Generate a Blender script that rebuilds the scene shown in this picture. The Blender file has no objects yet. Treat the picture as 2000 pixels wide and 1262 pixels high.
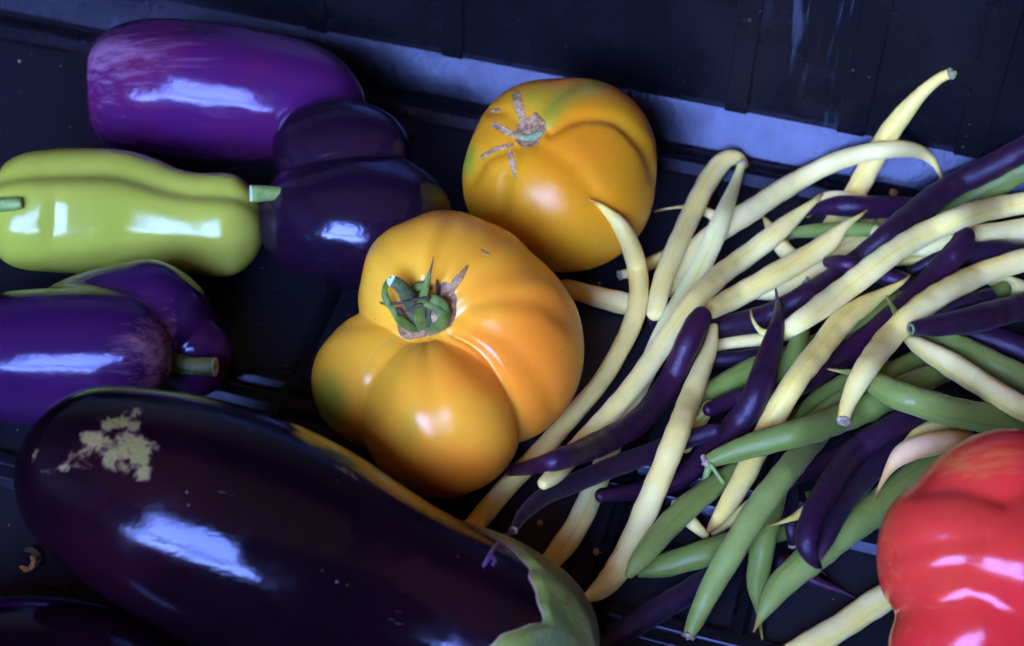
import bpy, math, random
import numpy as np
from mathutils import Vector
from mathutils.bvhtree import BVHTree
R = math.radians
random.seed(7); rng = np.random.RandomState(7)
sc = bpy.context.scene
col = sc.collection

# ------------------------------------------------------------------ camera
PITCH = R(50); DIST = 0.60; LENS = 60.0; FP = LENS / 36.0 * 2000.0
TGT = np.array((0.0, 0.0, 0.02))
FW = np.array((0.0, math.cos(PITCH), -math.sin(PITCH)))
RT = np.array((1.0, 0.0, 0.0)); UP = np.array((0.0, math.sin(PITCH), math.cos(PITCH)))
CAM = TGT - FW * DIST
cam = bpy.data.cameras.new('camera'); cam_o = bpy.data.objects.new('camera', cam); col.objects.link(cam_o)
cam.lens = LENS; cam.sensor_width = 36; cam.clip_start = 0.01; cam.clip_end = 200
cam_o.location = CAM; cam_o.rotation_euler = (R(90) - PITCH, 0, 0)
cam.dof.use_dof = True; cam.dof.focus_distance = 0.575; cam.dof.aperture_fstop = 11
sc.camera = cam_o

# ------------------------------------------------------------------ sky, sun, exposure
SUN_EL, SUN_AZ = R(58), R(25)            # the sun stands at the back (+Y), above the added canopy
world = bpy.data.worlds.new('World'); sc.world = world; world.use_nodes = True
nt = world.node_tree; bg = nt.nodes['Background']
sky = nt.nodes.new('ShaderNodeTexSky'); sky.sky_type = 'NISHITA'; sky.sun_disc = False
sky.sun_elevation = SUN_EL; sky.sun_rotation = SUN_AZ; sky.air_density = 1.0; sky.dust_density = 0.3; sky.ozone_density = 8.0
tint = nt.nodes.new('ShaderNodeMix'); tint.data_type = 'RGBA'; tint.blend_type = 'MULTIPLY'; tint.inputs[0].default_value = 1
tint.inputs[7].default_value = (1.0, .74, .70, 1); nt.links.new(sky.outputs[0], tint.inputs[6]); nt.links.new(tint.outputs[2], bg.inputs[0]); bg.inputs[1].default_value = 0.15
sun = bpy.data.lights.new('sun', 'SUN'); sun.energy = 4.0; sun.angle = R(0.5); sun.color = (1.0, 0.95, 0.87)
sun_o = bpy.data.objects.new('sun', sun); col.objects.link(sun_o)
sd = Vector((math.sin(SUN_AZ) * math.cos(SUN_EL), math.cos(SUN_AZ) * math.cos(SUN_EL), math.sin(SUN_EL)))
sun_o.rotation_euler = sd.to_track_quat('Z', 'Y').to_euler(); sun_o.location = (0, 0, 4)
vs = sc.view_settings; vs.view_transform = 'Standard'; vs.look = 'None'; vs.gamma = 1; vs.use_curve_mapping = False
vs.exposure = 7.19
sc.cycles.use_denoising = True
sc.cycles.max_bounces = 8; sc.cycles.sample_clamp_indirect = 6

# ------------------------------------------------------------------ helpers
def ray(u, v):
    u = np.asarray(u, float); v = np.asarray(v, float)
    return FW + RT * ((u - 1000) / FP)[..., None] + UP * ((631 - v) / FP)[..., None]
def at_t(u, v, t):
    return CAM + ray(u, v) * np.asarray(t, float)[..., None]
def t_plane(u, v, z):
    return (z - CAM[2]) / ray(u, v)[..., 2]
def at_z(u, v, z):
    return at_t(u, v, t_plane(u, v, z))
def smooth1(a, n=1, k=2):
    a = np.array(a, float)
    for _ in range(n):
        p = np.concatenate([[2 * a[0] - a[1]], a, [2 * a[-1] - a[-2]]])
        a = .25 * p[:-2] + .5 * p[1:-1] + .25 * p[2:]
    return a
def catmull(P, n_per=None, step=6.0):
    P = np.array(P, float); out = []
    Q = np.vstack([2 * P[0] - P[1], P, 2 * P[-1] - P[-2]])
    for i in range(len(P) - 1):
        p0, p1, p2, p3 = Q[i:i + 4]
        L = max(np.linalg.norm((p2 - p1)[:2]), 1e-6); n = max(2, int(L / step))
        for j in range(n):
            x = j / n
            out.append(.5 * ((2 * p1) + (-p0 + p2) * x + (2 * p0 - 5 * p1 + 4 * p2 - p3) * x * x + (-p0 + 3 * p1 - 3 * p2 + p3) * x ** 3))
    out.append(P[-1]); return np.array(out)
def mesh_obj(name, V, F, mat, parent=None, attrs=None, smooth=True, mats=None, midx=None):
    V = np.asarray(V, float)
    if parent is None:
        org = np.array(((V[:, 0].min() + V[:, 0].max()) / 2, (V[:, 1].min() + V[:, 1].max()) / 2, V[:, 2].min()))
    else:
        org = np.array(parent['org']) if 'org' in parent else np.zeros(3)
    me = bpy.data.meshes.new(name); me.from_pydata((V - org).tolist(), [], F)
    for a, val in (attrs or {}).items():
        at = me.attributes.new(a, 'FLOAT', 'POINT'); at.data.foreach_set('value', np.asarray(val, np.float32).ravel())
    for m in ([mat] + (mats or [])): me.materials.append(m)
    if midx is not None: me.polygons.foreach_set('material_index', midx)
    if smooth: me.polygons.foreach_set('use_smooth', [True] * len(me.polygons))
    me.update()
    o = bpy.data.objects.new(name, me); col.objects.link(o)
    if parent is None:
        o.location = org; o['org'] = org.tolist()
    else:
        o.parent = parent; o['org'] = org.tolist()
    return o
def empty(name, loc):
    o = bpy.data.objects.new(name, None); col.objects.link(o); o.location = loc; o['org'] = list(map(float, loc)); o.empty_display_size = .02
    return o
def tag(o, label=None, cat=None, group=None, kind=None):
    if label: o['label'] = label
    if cat: o['category'] = cat
    if group: o['group'] = group
    if kind: o['kind'] = kind
    return o
def grid_faces(n, m, wrap=True, flip=False, cap0=None, cap1=None):
    F = []
    mm = m if wrap else m - 1
    for i in range(n - 1):
        for j in range(mm):
            a, b, c, d = i * m + j, i * m + (j + 1) % m, (i + 1) * m + (j + 1) % m, (i + 1) * m + j
            F.append((a, d, c, b) if flip else (a, b, c, d))
    if cap0: F.append(tuple(range(m))[::-1] if not flip else tuple(range(m)))
    if cap1:
        r = tuple((n - 1) * m + j for j in range(m)); F.append(r if not flip else r[::-1])
    return F
def frames(P):
    """tangent, camera-facing normal and side for a polyline"""
    T = np.gradient(P, axis=0); T /= np.linalg.norm(T, axis=1)[:, None] + 1e-12
    Vw = CAM - P; Vw /= np.linalg.norm(Vw, axis=1)[:, None]
    N = Vw - T * (Vw * T).sum(1)[:, None]; N /= np.linalg.norm(N, axis=1)[:, None] + 1e-9
    return T, N, np.cross(T, N)
def tube(P, r, nseg=16, flat=1.0, rfun=None, cap=True):
    P = np.asarray(P, float); r = np.asarray(r, float); T, N, S = frames(P)
    th = np.linspace(0, 2 * np.pi, nseg, endpoint=False)
    rr = r[:, None] * np.ones((1, nseg))
    if rfun is not None: rr = rr * rfun
    V = P[:, None] + rr[..., None] * (flat * np.cos(th)[None, :, None] * N[:, None] + np.sin(th)[None, :, None] * S[:, None])
    return V.reshape(-1, 3), grid_faces(len(P), nseg, True, False, cap, cap), th
def sstep(x, a, b):
    x = np.clip((x - a) / (b - a), 0, 1); return x * x * (3 - 2 * x)
def vnoise(V, scale, seed=0):
    """smooth value noise, python side"""
    r = np.random.RandomState(seed); K = r.normal(size=(10, 3)); K /= np.linalg.norm(K, axis=1)[:, None]
    K *= scale * r.uniform(.6, 1.7, (10, 1)); ph = r.uniform(0, 6.28, 10)
    return np.sin(V @ K.T + ph).sum(1) / 3.2
def proj(V):
    d = V - CAM; t = d @ FW
    return 1000 + FP * (d @ RT) / t, 631 - FP * (d @ UP) / t, t
def dist_poly(u, v, pts):
    if len(pts) > 3: pts = [tuple(p) for p in catmull(pts, step=8)]
    """pixel distance to a polyline with per-point half width; <0 inside"""
    best = np.full(u.shape, 1e9)
    for (x0, y0, w0), (x1, y1, w1) in zip(pts[:-1], pts[1:]):
        dx, dy = x1 - x0, y1 - y0; L = dx * dx + dy * dy + 1e-9
        s = np.clip(((u - x0) * dx + (v - y0) * dy) / L, 0, 1)
        d = np.hypot(u - x0 - s * dx, v - y0 - s * dy) - (w0 + s * (w1 - w0))
        best = np.minimum(best, d)
    return best

# ------------------------------------------------------------------ material kit
class M:
    def __init__(s, name):
        s.m = bpy.data.materials.new(name); s.m.use_nodes = True; s.t = s.m.node_tree
        s.b = s.t.nodes['Principled BSDF']; s.tc = s.t.nodes.new('ShaderNodeTexCoord')
    def n(s, typ, **kw):
        x = s.t.nodes.new(typ)
        for k, v in kw.items(): setattr(x, k, v)
        return x
    def l(s, a, b): s.t.links.new(a, b)
    def val(s, x, sock):
        if hasattr(x, 'links') or hasattr(x, 'is_output'): s.l(x, sock)
        else: sock.default_value = x
    def noise(s, scale, detail=3, rough=.5, vec=None, dist=0, stretch=None):
        x = s.n('ShaderNodeTexNoise'); x.inputs['Scale'].default_value = scale; x.inputs['Detail'].default_value = detail
        x.inputs['Roughness'].default_value = rough; x.inputs['Distortion'].default_value = dist
        v = vec or s.tc.outputs['Object']
        if stretch:
            mp = s.n('ShaderNodeMapping'); mp.inputs['Scale'].default_value = stretch[0]; mp.inputs['Rotation'].default_value = stretch[1] if len(stretch) > 1 else (0, 0, 0)
            s.l(v, mp.inputs[0]); v = mp.outputs[0]
        s.l(v, x.inputs['Vector']); return x.outputs['Fac']
    def voro(s, scale, feature='F1', vec=None, rand=1.0):
        x = s.n('ShaderNodeTexVoronoi', feature=feature); x.inputs['Scale'].default_value = scale
        x.inputs['Randomness'].default_value = rand
        s.l(vec or s.tc.outputs['Object'], x.inputs['Vector']); return x.outputs['Distance']
    def attr(s, name):
        x = s.n('ShaderNodeAttribute', attribute_name=name); return x.outputs['Fac']
    def math(s, op, a, b=0.0, clamp=False):
        x = s.n('ShaderNodeMath', operation=op); x.use_clamp = clamp
        s.val(a, x.inputs[0]); s.val(b, x.inputs[1]); return x.outputs[0]
    def ramp(s, f, a, b):
        x = s.n('ShaderNodeMapRange'); x.interpolation_type = 'SMOOTHSTEP'
        s.val(f, x.inputs[0]); x.inputs[1].default_value = a; x.inputs[2].default_value = b; return x.outputs[0]
    def mix(s, f, a, b):
        x = s.n('ShaderNodeMix', data_type='RGBA')
        s.val(f, x.inputs[0]); 
        for v, k in ((a, 6), (b, 7)):
            if isinstance(v, tuple): x.inputs[k].default_value = (*v, 1)
            else: s.l(v, x.inputs[k])
        return x.outputs[2]
    def bump(s, h, dist, strength=1.0, prev=None):
        x = s.n('ShaderNodeBump'); x.inputs['Distance'].default_value = dist; x.inputs['Strength'].default_value = strength
        s.l(h, x.inputs['Height'])
        if prev: s.l(prev, x.inputs['Normal'])
        return x.outputs[0]
    def out(s, color=None, rough=None, normal=None, stint=None, **kw):
        if stint: s.b.inputs['Specular Tint'].default_value = (*stint, 1)
        if color is not None:
            if isinstance(color, tuple): s.b.inputs['Base Color'].default_value = (*color, 1)
            else: s.l(color, s.b.inputs['Base Color'])
        if rough is not None: s.val(rough, s.b.inputs['Roughness'])
        if normal is not None: s.l(normal, s.b.inputs['Normal'])
        for k, v in kw.items():
            s.val(v, s.b.inputs[k.replace('_', ' ')])
        return s.m

def mat_crate(scr=True, floor=False):
    m = M('black_crate_floor' if floor else 'black_crate_plastic')
    dust = m.ramp(m.voro(140), .10, .02)
    big = m.ramp(m.noise(9, 4), .45, .7)
    dusty = m.math('MULTIPLY', dust, m.math('ADD', big, .25))
    dusty = m.math('MULTIPLY', dusty, m.ramp(m.noise(60, 2), .42, .58))
    film = m.ramp(m.noise(14, 6, .65), .42, .75)
    c = m.mix(m.math('MULTIPLY', film, .35), *(((.010, .0095, .016), (.024, .023, .034)) if floor else ((.0055, .0050, .0088), (.015, .0145, .023))))
    c = m.mix(m.math('MULTIPLY', dusty, .8), c, (.20, .18, .16))
    if scr:
        s1 = m.noise(170, 3, .6, stretch=((1, 1, .06), (0, R(12), 0)))
        s2 = m.noise(220, 3, .6, stretch=((1, 1, .05), (0, R(-24), 0)))
        region = m.math('MULTIPLY', m.ramp(m.attr('scratch'), 0, .5), m.math('ADD', m.ramp(s1, .60, .68), m.ramp(s2, .62, .70), clamp=True))
        c = m.mix(m.math('MULTIPLY', region, .55), c, (.06, .08, .14))
    ro = m.math('ADD', m.math('MULTIPLY', film, .16), .36 if floor else .24)
    nb = m.bump(m.noise(500, 3), .0002, .35); nb = m.bump(m.noise(30, 3), .0015, .25, nb)
    return m.out(c, ro, nb, (.42, .46, .80), Specular_IOR_Level=.42)
def mat_tomato(name, c1, c2, seed, rough=.235):
    m = M(name)
    o = m.n('ShaderNodeVectorMath', operation='ADD'); m.l(m.tc.outputs['Object'], o.inputs[0]); o.inputs[1].default_value = (seed, seed * 2, 0)
    v = o.outputs[0]
    f = m.ramp(m.math('ADD', m.noise(22, 3, .5, v), m.math('MULTIPLY', m.attr('ripe'), .5)), .34, .95)
    c = m.mix(f, c2, c1)
    c = m.mix(m.math('MULTIPLY', m.ramp(m.noise(420, 2, .6, v), .35, .75), .12), c, (.80, .50, .08))
    g = m.ramp(m.math('ADD', m.attr('green'), m.math('MULTIPLY', m.math('SUBTRACT', m.noise(60, 4, .6, v), .5), .35)), .25, 1.0)
    c = m.mix(g, c, (.26, .38, .035))
    c = m.mix(m.math('MULTIPLY', m.ramp(m.voro(760, vec=v), .22, .08), .22), c, (.95, .62, .16))
    fl = m.math('MULTIPLY', m.ramp(m.voro(95, vec=v), .055, .03), m.ramp(m.noise(40, 1, .5, v), .52, .58))
    c = m.mix(m.math('MULTIPLY', fl, .55), c, (.22, .10, .05))
    sc_ = m.ramp(m.math('ADD', m.attr('scar'), m.math('MULTIPLY', m.math('SUBTRACT', m.noise(260, 5, .7, v), .5), .9)), .42, .58)
    corky = m.mix(m.ramp(m.noise(420, 4, .7, v), .35, .65), (.22, .11, .06), (.62, .40, .22))
    c = m.mix(sc_, c, corky)
    line = m.ramp(m.math('ADD', m.attr('line'), m.math('MULTIPLY', m.math('SUBTRACT', m.noise(300, 4, .7, v), .5), .6)), .45, .7)
    c = m.mix(m.math('MULTIPLY', line, .8), c, (.80, .46, .07))
    ro = m.math('ADD', m.math('MULTIPLY', sc_, .5), rough)
    nb = m.bump(m.noise(900, 2), .00012, .25)
    nb = m.bump(m.math('MULTIPLY', sc_, m.noise(500, 5, .7, v)), .0012, .8, nb)
    return m.out(c, ro, nb, Subsurface_Weight=.18, Subsurface_Radius=(.012, .005, .001), Subsurface_Scale=.5, Specular_IOR_Level=.34)
def mat_pepper(name, base, alt, pale, rough=.16, nscale=30, palemix=1.0, stint=(.42, .46, .85), spec=.5):
    m = M(name)
    f = m.ramp(m.noise(nscale, 4, .55), .35, .7)
    c = m.mix(f, base, alt)
    st = m.noise(330, 6, .7, stretch=((.07, 1, 1),))
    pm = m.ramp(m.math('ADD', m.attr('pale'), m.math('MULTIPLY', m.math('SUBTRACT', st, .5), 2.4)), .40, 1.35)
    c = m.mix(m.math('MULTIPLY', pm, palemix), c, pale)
    sp = m.math('MULTIPLY', m.ramp(m.voro(120), .05, .02), m.ramp(m.noise(35, 1), .55, .6))
    c = m.mix(m.math('MULTIPLY', sp, .5), c, (.5, .42, .40))
    nb = m.bump(m.noise(45, 4, .6), .0011, .35)
    nb = m.bump(m.noise(260, 3, .6), .00012, .4, nb)
    ro = m.math('ADD', m.math('MULTIPLY', m.noise(40, 3), .08), rough - .04)
    return m.out(c, ro, nb, Subsurface_Weight=.06, Subsurface_Radius=(.006, .003, .002), Subsurface_Scale=.4, stint=stint, Specular_IOR_Level=spec)
def mat_eggplant():
    m = M('eggplant_skin')
    c = m.mix(m.ramp(m.noise(18, 3), .4, .7), (.0040, .0011, .0034), (.010, .0015, .006))
    nz = m.math('MULTIPLY', m.math('SUBTRACT', m.noise(240, 9, .80, dist=1.0), .5), 4.6)
    sraw = m.math('ADD', m.attr('scar'), m.math('MULTIPLY', nz, m.ramp(m.attr('scar'), .06, .45)))
    sm = m.ramp(sraw, .60, .68); halo = m.ramp(sraw, .42, .62)
    net = m.ramp(m.voro(620, 'DISTANCE_TO_EDGE'), .02, .14)
    netc = m.mix(net, (.30, .18, .11), (.15, .145, .035))
    scol = m.mix(m.ramp(m.noise(90, 2), .42, .58), (.18, .155, .045), netc)
    c = m.mix(m.math('MULTIPLY', halo, .35), c, (.22, .05, .12))
    c = m.mix(sm, c, scol)
    d = m.math('MULTIPLY', m.ramp(m.voro(210), .085, .03), m.ramp(m.noise(50, 3), .54, .64))
    c = m.mix(m.math('MULTIPLY', d, .45), c, (.40, .38, .42))
    sc2 = m.ramp(m.noise(75, 6, .75, stretch=((.25, 1.5, 1), (0, 0, R(30)))), .66, .72)
    c = m.mix(m.math('MULTIPLY', sc2, .35), c, (.20, .18, .24))
    ro = m.math('ADD', m.math('MULTIPLY', sm, .4), m.math('ADD', m.math('MULTIPLY', m.ramp(m.noise(60, 5, .7), .35, .75), .16), .10))
    nb = m.bump(m.noise(70, 5, .7, stretch=((.4, 1.2, 1), (0, 0, R(25)))), .0008, .30)
    nb = m.bump(sm, .0003, .6, nb)
    return m.out(c, ro, nb, (.42, .47, .84), Specular_IOR_Level=.48)
def mat_bean(name, light, dark, seamc, shade, rough=.42, sheen=0.0, sss=.3, tipc=(.35, .20, .06), speck=(.25, .17, .08)):
    m = M(name)
    oi = m.n('ShaderNodeObjectInfo'); rnd = oi.outputs['Random']
    o = m.n('ShaderNodeVectorMath', operation='SCALE'); 
    cmb = m.n('ShaderNodeCombineXYZ'); m.l(rnd, cmb.inputs[0]); m.l(rnd, cmb.inputs[1])
    m.l(cmb.outputs[0], o.inputs[0]); o.inputs['Scale'].default_value = 3.0
    ad = m.n('ShaderNodeVectorMath', operation='ADD'); m.l(m.tc.outputs['Object'], ad.inputs[0]); m.l(o.outputs[0], ad.inputs[1]); v = ad.outputs[0]
    f = m.ramp(m.math('ADD', m.noise(45, 4, .55, v), m.math('MULTIPLY', m.math('SUBTRACT', rnd, .5), .35)), .32, .72)
    c = m.mix(f, light, dark)
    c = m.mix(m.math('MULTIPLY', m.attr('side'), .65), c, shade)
    c = m.mix(m.math('MULTIPLY', m.ramp(m.noise(700, 2, .6, v), .4, .75), .18), c, dark)
    seam = m.ramp(m.math('ADD', m.attr('seam'), m.math('MULTIPLY', m.math('SUBTRACT', m.noise(160, 3, .6, v), .5), .4)), .35, .9)
    c = m.mix(m.math('MULTIPLY', seam, .55), c, seamc)
    sp = m.math('MULTIPLY', m.ramp(m.voro(190, vec=v), .10, .05), m.ramp(m.noise(70, 2, .5, v), .60, .68))
    c = m.mix(m.math('MULTIPLY', sp, .6), c, speck)
    blm = m.math('MULTIPLY', m.ramp(m.noise(38, 5, .7, v), .68, .76), .45)
    c = m.mix(blm, c, speck)
    c = m.mix(m.attr('tip'), c, tipc)
    nb = m.bump(m.noise(130, 4, .6, v), .0011 if sss == 0 else .0008, .45)
    if sss == 0: nb = m.bump(m.noise(420, 5, .75, v, dist=1.0), .0003, .7, nb)
    nb = m.bump(m.noise(1300, 2, .6, v), .00008, .5, nb)
    k = dict(Subsurface_Weight=sss, Subsurface_Radius=(.007, .005, .0012), Subsurface_Scale=.6, Specular_IOR_Level=.3 if name[0] not in 'pd' or name[:2] == 'pa' else .42)
    if name.startswith('purple') or name.startswith('dusky'): m.b.inputs['Specular Tint'].default_value = (.6, .6, .95, 1)
    if sheen: k.update(Sheen_Weight=sheen, Sheen_Roughness=.4)
    m.b.inputs['Sheen Tint'].default_value = (.7, .75, 1, 1)
    return m.out(c, rough, nb, **k)
def mat_plain(name, c1, c2, rough=.6, ns=200, bump=.0003, **k):
    m = M(name)
    c = m.mix(m.ramp(m.noise(ns, 4, .65), .35, .68), c1, c2)
    c = m.mix(m.attr('tip'), c, (.05, .03, .035))
    return m.out(c, rough, m.bump(m.noise(ns * 2, 4, .6), bump, .8), **k)

MT = {}
MT['crate'] = mat_crate(); MT['floor'] = mat_crate(False, True)
MT['tomF'] = mat_tomato('ripe_orange_tomato_skin', (.93, .25, .018), (.93, .45, .032), 1.3)
MT['tomB'] = mat_tomato('amber_tomato_skin', (.74, .235, .006), (.68, .31, .009), 4.1, .33)
MT['pepP'] = mat_pepper('purple_pepper_skin', (.055, .007, .080), (.085, .009, .062), (.21, .10, .21))
MT['pepV'] = mat_pepper('violet_pepper_skin', (.024, .005, .050), (.042, .006, .050), (.18, .08, .13))
MT['pepD'] = mat_pepper('dark_pepper_skin', (.009, .0035, .016), (.017, .004, .017), (.10, .05, .10), .15, spec=.75)
MT['pepG'] = mat_pepper('lime_pepper_skin', (.32, .36, .045), (.40, .41, .07), (.22, .10, .14), .18, 18, stint=(.9, .95, 1), spec=.35)
MT['pepR'] = mat_pepper('red_pepper_skin', (.62, .022, .026), (.66, .060, .034), (.62, .15, .045), .19, 16, stint=(.85, .7, 1), spec=.38)
MT['egg'] = mat_eggplant()
MT['Y'] = mat_bean('wax_bean_skin', (.95, .81, .38), (.93, .73, .24), (.85, .58, .04), (.86, .62, .09), .40)
MT['W'] = mat_bean('pale_wax_bean_skin', (.80, .82, .42), (.84, .78, .34), (.62, .52, .04), (.72, .56, .12), .42)
MT['O'] = mat_bean('blush_bean_skin', (.92, .62, .36), (.92, .58, .28), (.85, .28, .04), (.80, .32, .06), .42)  # orange seam tone stands in for the red pepper reflected on this bean
MT['G'] = mat_bean('green_bean_skin', (.17, .235, .055), (.12, .185, .035), (.07, .11, .018), (.11, .13, .018), .45, sheen=.06, sss=.05, speck=(.06, .06, .02))
MT['L'] = mat_bean('light_green_bean_skin', (.25, .325, .090), (.18, .255, .055), (.12, .18, .03), (.20, .22, .03), .42, sheen=.06, sss=.05, speck=(.12, .14, .05))
MT['P'] = mat_bean('purple_bean_skin', (.022, .007, .030), (.032, .007, .028), (.016, .005, .026), (.026, .005, .02), .33, sheen=.0, sss=0, tipc=(.06, .02, .05), speck=(.10, .07, .12))
MT['D'] = mat_bean('dusky_purple_bean_skin', (.015, .006, .024), (.027, .007, .024), (.010, .004, .018), (.014, .003, .014), .42, sheen=.08, sss=0, tipc=(.06, .02, .05), speck=(.06, .05, .08))
MT['cap'] = mat_plain('dry_stem_scar', (.24, .16, .14), (.48, .38, .30), .7, 500)
MT['cutG'] = mat_plain('cut_green_flesh', (.13, .20, .09), (.24, .32, .15), .5, 700)
MT['stalkG'] = mat_plain('green_stalk', (.16, .26, .06), (.25, .36, .11), .5, 300)
MT['stalkO'] = mat_plain('olive_pepper_stem', (.045, .065, .025), (.12, .15, .05), .45, 160, bump=.0008)
MT['stalkP'] = mat_plain('purple_stalk', (.06, .02, .13), (.14, .06, .22), .4, 400)
MT['sepal'] = mat_plain('sepal_green', (.06, .12, .010), (.15, .21, .022), .55, 260, Sheen_Weight=.2)
MT['sepalD'] = mat_plain('stem_dark_green', (.028, .052, .014), (.08, .11, .03), .6, 420, bump=.0006, Sheen_Weight=.2)
MT['dry'] = mat_plain('dried_sepal', (.025, .015, .012), (.08, .05, .04), .8, 300)
MT['cutW'] = mat_plain('cut_stem_face', (.45, .60, .50), (.70, .78, .70), .5, 500)
MT['seed'] = mat_plain('crumb', (.35, .12, .03), (.5, .24, .08), .6, 400)
MT['crumb'] = mat_plain('grit', (.12, .09, .08), (.30, .24, .20), .9, 400)
def mat_calyx():
    m = M('eggplant_calyx_skin')
    c = m.mix(m.ramp(m.noise(60, 5, .65), .35, .7), (.085, .125, .018), (.22, .25, .04))
    c = m.mix(m.ramp(m.noise(24, 4, .6), .5, .75), c, (.05, .06, .045))
    c = m.mix(m.ramp(m.attr('edge'), .35, 1.), c, (.30, .20, .17))
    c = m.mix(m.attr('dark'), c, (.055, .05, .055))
    nb = m.bump(m.noise(110, 5, .7), .0016, .6); nb = m.bump(m.noise(700, 4, .8), .0004, .9, nb)
    return m.out(c, .6, nb, Sheen_Weight=.2, Sheen_Roughness=.35)
MT['calyx'] = mat_calyx()

# ------------------------------------------------------------------ crate
a = at_z(640, 158, 0); b = at_z(1800, 388, 0)
wd = (b - a) / np.linalg.norm(b - a); wn = np.array((-wd[1], wd[0], 0))         # along the wall, outward
C0 = at_z(-110, 10, 0)                                                               # inner back-left corner (foot)
C0 = a + wd * float((C0 - a) @ wd)
LEN, WID, H = 0.62, 0.40, 0.122
def cr(x, y, z): return C0 + wd * x + wn * y + np.array((0, 0, z))               # x along the back wall, y outward (negative = towards us)
crate = empty('plastic_crate', tuple(cr(LEN / 2, -WID / 2, 0)))
tag(crate, 'black scratched plastic crate that holds all the vegetables', 'crate')
CRP = cr
# plan path of the foot line, rounded corners
def plan(off):
    """closed path of the foot line pushed outwards by off"""
    rc = .026 + off; pts = []
    x0, x1, y0, y1 = -off, LEN + off, -WID - off, off
    for cx, cy, a0 in ((x0 + rc, y1 - rc, 180), (x1 - rc, y1 - rc, 90), (x1 - rc, y0 + rc, 0), (x0 + rc, y0 + rc, -90)):
        for k in range(9):
            an = R(a0 - k * 90 / 8)
            pts.append((cx + rc * math.cos(an), cy + rc * math.sin(an)))
    return pts
prof = [(-.0140, .0000), (-.0125, .0), (-.0120, .0), (-.0085, .0030), (-.0060, .0030), (-.0030, .0010), (0, .0010), (.0006, .0035), (.0010, .0042), (.0115, .0164), (.0124, .0185),
        (.0132, .027), (.0200, H - .004), (.0206, H - .001), (.0222, H), (.034, H), (.0355, H - .0015), (.0355, H - .014), (.033, H - .014), (.033, H - .004), (.023, H - .005), (.017, .018), (.003, -.003), (-.012, -.003)]
base = plan(0)
def dens(pts, n=6):
    out = []
    for i in range(len(pts)):
        p, q = np.array(pts[i]), np.array(pts[(i + 1) % len(pts)])
        L = np.linalg.norm(q - p); k = max(1, int(L / .012))
        for j in range(k): out.append(tuple(p + (q - p) * j / k))
    return out
def plan_offs(off):
    return plan(off)
V = []; rows = []
for off, z in prof:
    # subdivide consistently: same counts because straight spans are sampled by count
    pts = plan(off); out = []
    for i in range(len(pts)):
        p, q = np.array(pts[i]), np.array(pts[(i + 1) % len(pts)])
        k = 40 if i % 9 == 8 else 1
        for j in range(k): out.append(p + (q - p) * j / k)
    rows.append(len(out))
    for p in out: V.append(cr(p[0], p[1], z))
V = np.array(V); m_ = rows[0]
uu, vv, _ = proj(V)
# split the ring in four walls (each a part): segment ranges
segs = []; i = 0; idx = []
for k in range(36):
    idx.append(i); i += 40 if k % 9 == 8 else 1
def wall_part(name, r0, r1):
    cols = list(range(r0, r1 + 1)); n = len(prof)
    VV = np.array([V[i * m_ + (c % m_)] for i in range(n) for c in cols])
    u, v, _ = proj(VV)
    scr = np.exp(-((u - 1620) / 70) ** 2) * sstep(-v, -330, -60) + .8 * np.exp(-((u - 1720) / 40) ** 2 - ((v - 90) / 60) ** 2) + .25 * np.exp(-((u - 700) / 80) ** 2 - ((v - 90) / 40) ** 2)
    return mesh_obj(name, VV, grid_faces(n, len(cols), False, True), MT['crate'], crate, {'scratch': np.clip(scr, 0, 1)})
# corner 0 = back-left, 1 = back-right, 2 = front-right, 3 = front-left
bounds = [idx[4], idx[13], idx[22], idx[31], idx[4] + m_]
for k, nm in enumerate(('back_wall', 'right_wall', 'front_wall', 'left_wall')):
    o = wall_part(nm, bounds[k], bounds[k + 1])
    ms = o.modifiers.new('auto', 'EDGE_SPLIT'); ms.split_angle = R(13)
def box_part(name, x0, x1, yz, parent, mat=None, lab=None):
    """prism: polygon yz (offset outward, height) swept from x0 to x1 along the back wall; a 0.6 mm taper at both ends"""
    n = len(yz); VV = []
    for x in (x0, x1): VV += [cr(x, y, z) for y, z in yz]
    F = [tuple(range(n)), tuple(range(2 * n - 1, n - 1, -1))] + [(j, n + j, n + (j + 1) % n, (j + 1) % n) for j in range(n)]
    o = mesh_obj(name, VV, F, mat or MT['crate'], parent, {'scratch': [0.0] * len(VV)}, smooth=False)
    bv = o.modifiers.new('bevel', 'BEVEL'); bv.width = .0005; bv.segments = 2; bv.limit_method = 'ANGLE'
    return o
# vertical ribs on the back wall: positions read where they meet the chamfer
def x_of(u, v, z=.016):
    p = at_z(u, v, z) - C0; return float(p @ wd)
for u, v, w in ((872, 135, .0045), (1430, 240, .0045), (1655, 285, .0055), (1885, 330, .0055), (600, 95, .0045)):
    x = x_of(u, v)
    box_part('rib', x - w, x + w, [(.0105, .0160), (.0186, H - .003), (.0215, H - .003), (.0150, .0160)], crate)
# raised panel frame at the right
xl, xr = x_of(1690, 300) + .002, x_of(1890, 330) - .0075
box_part('panel_bar', xl, xr, [(.01700, .088), (.01745, .0905), (.0200, .0905), (.0195, .088)], crate)
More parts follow.
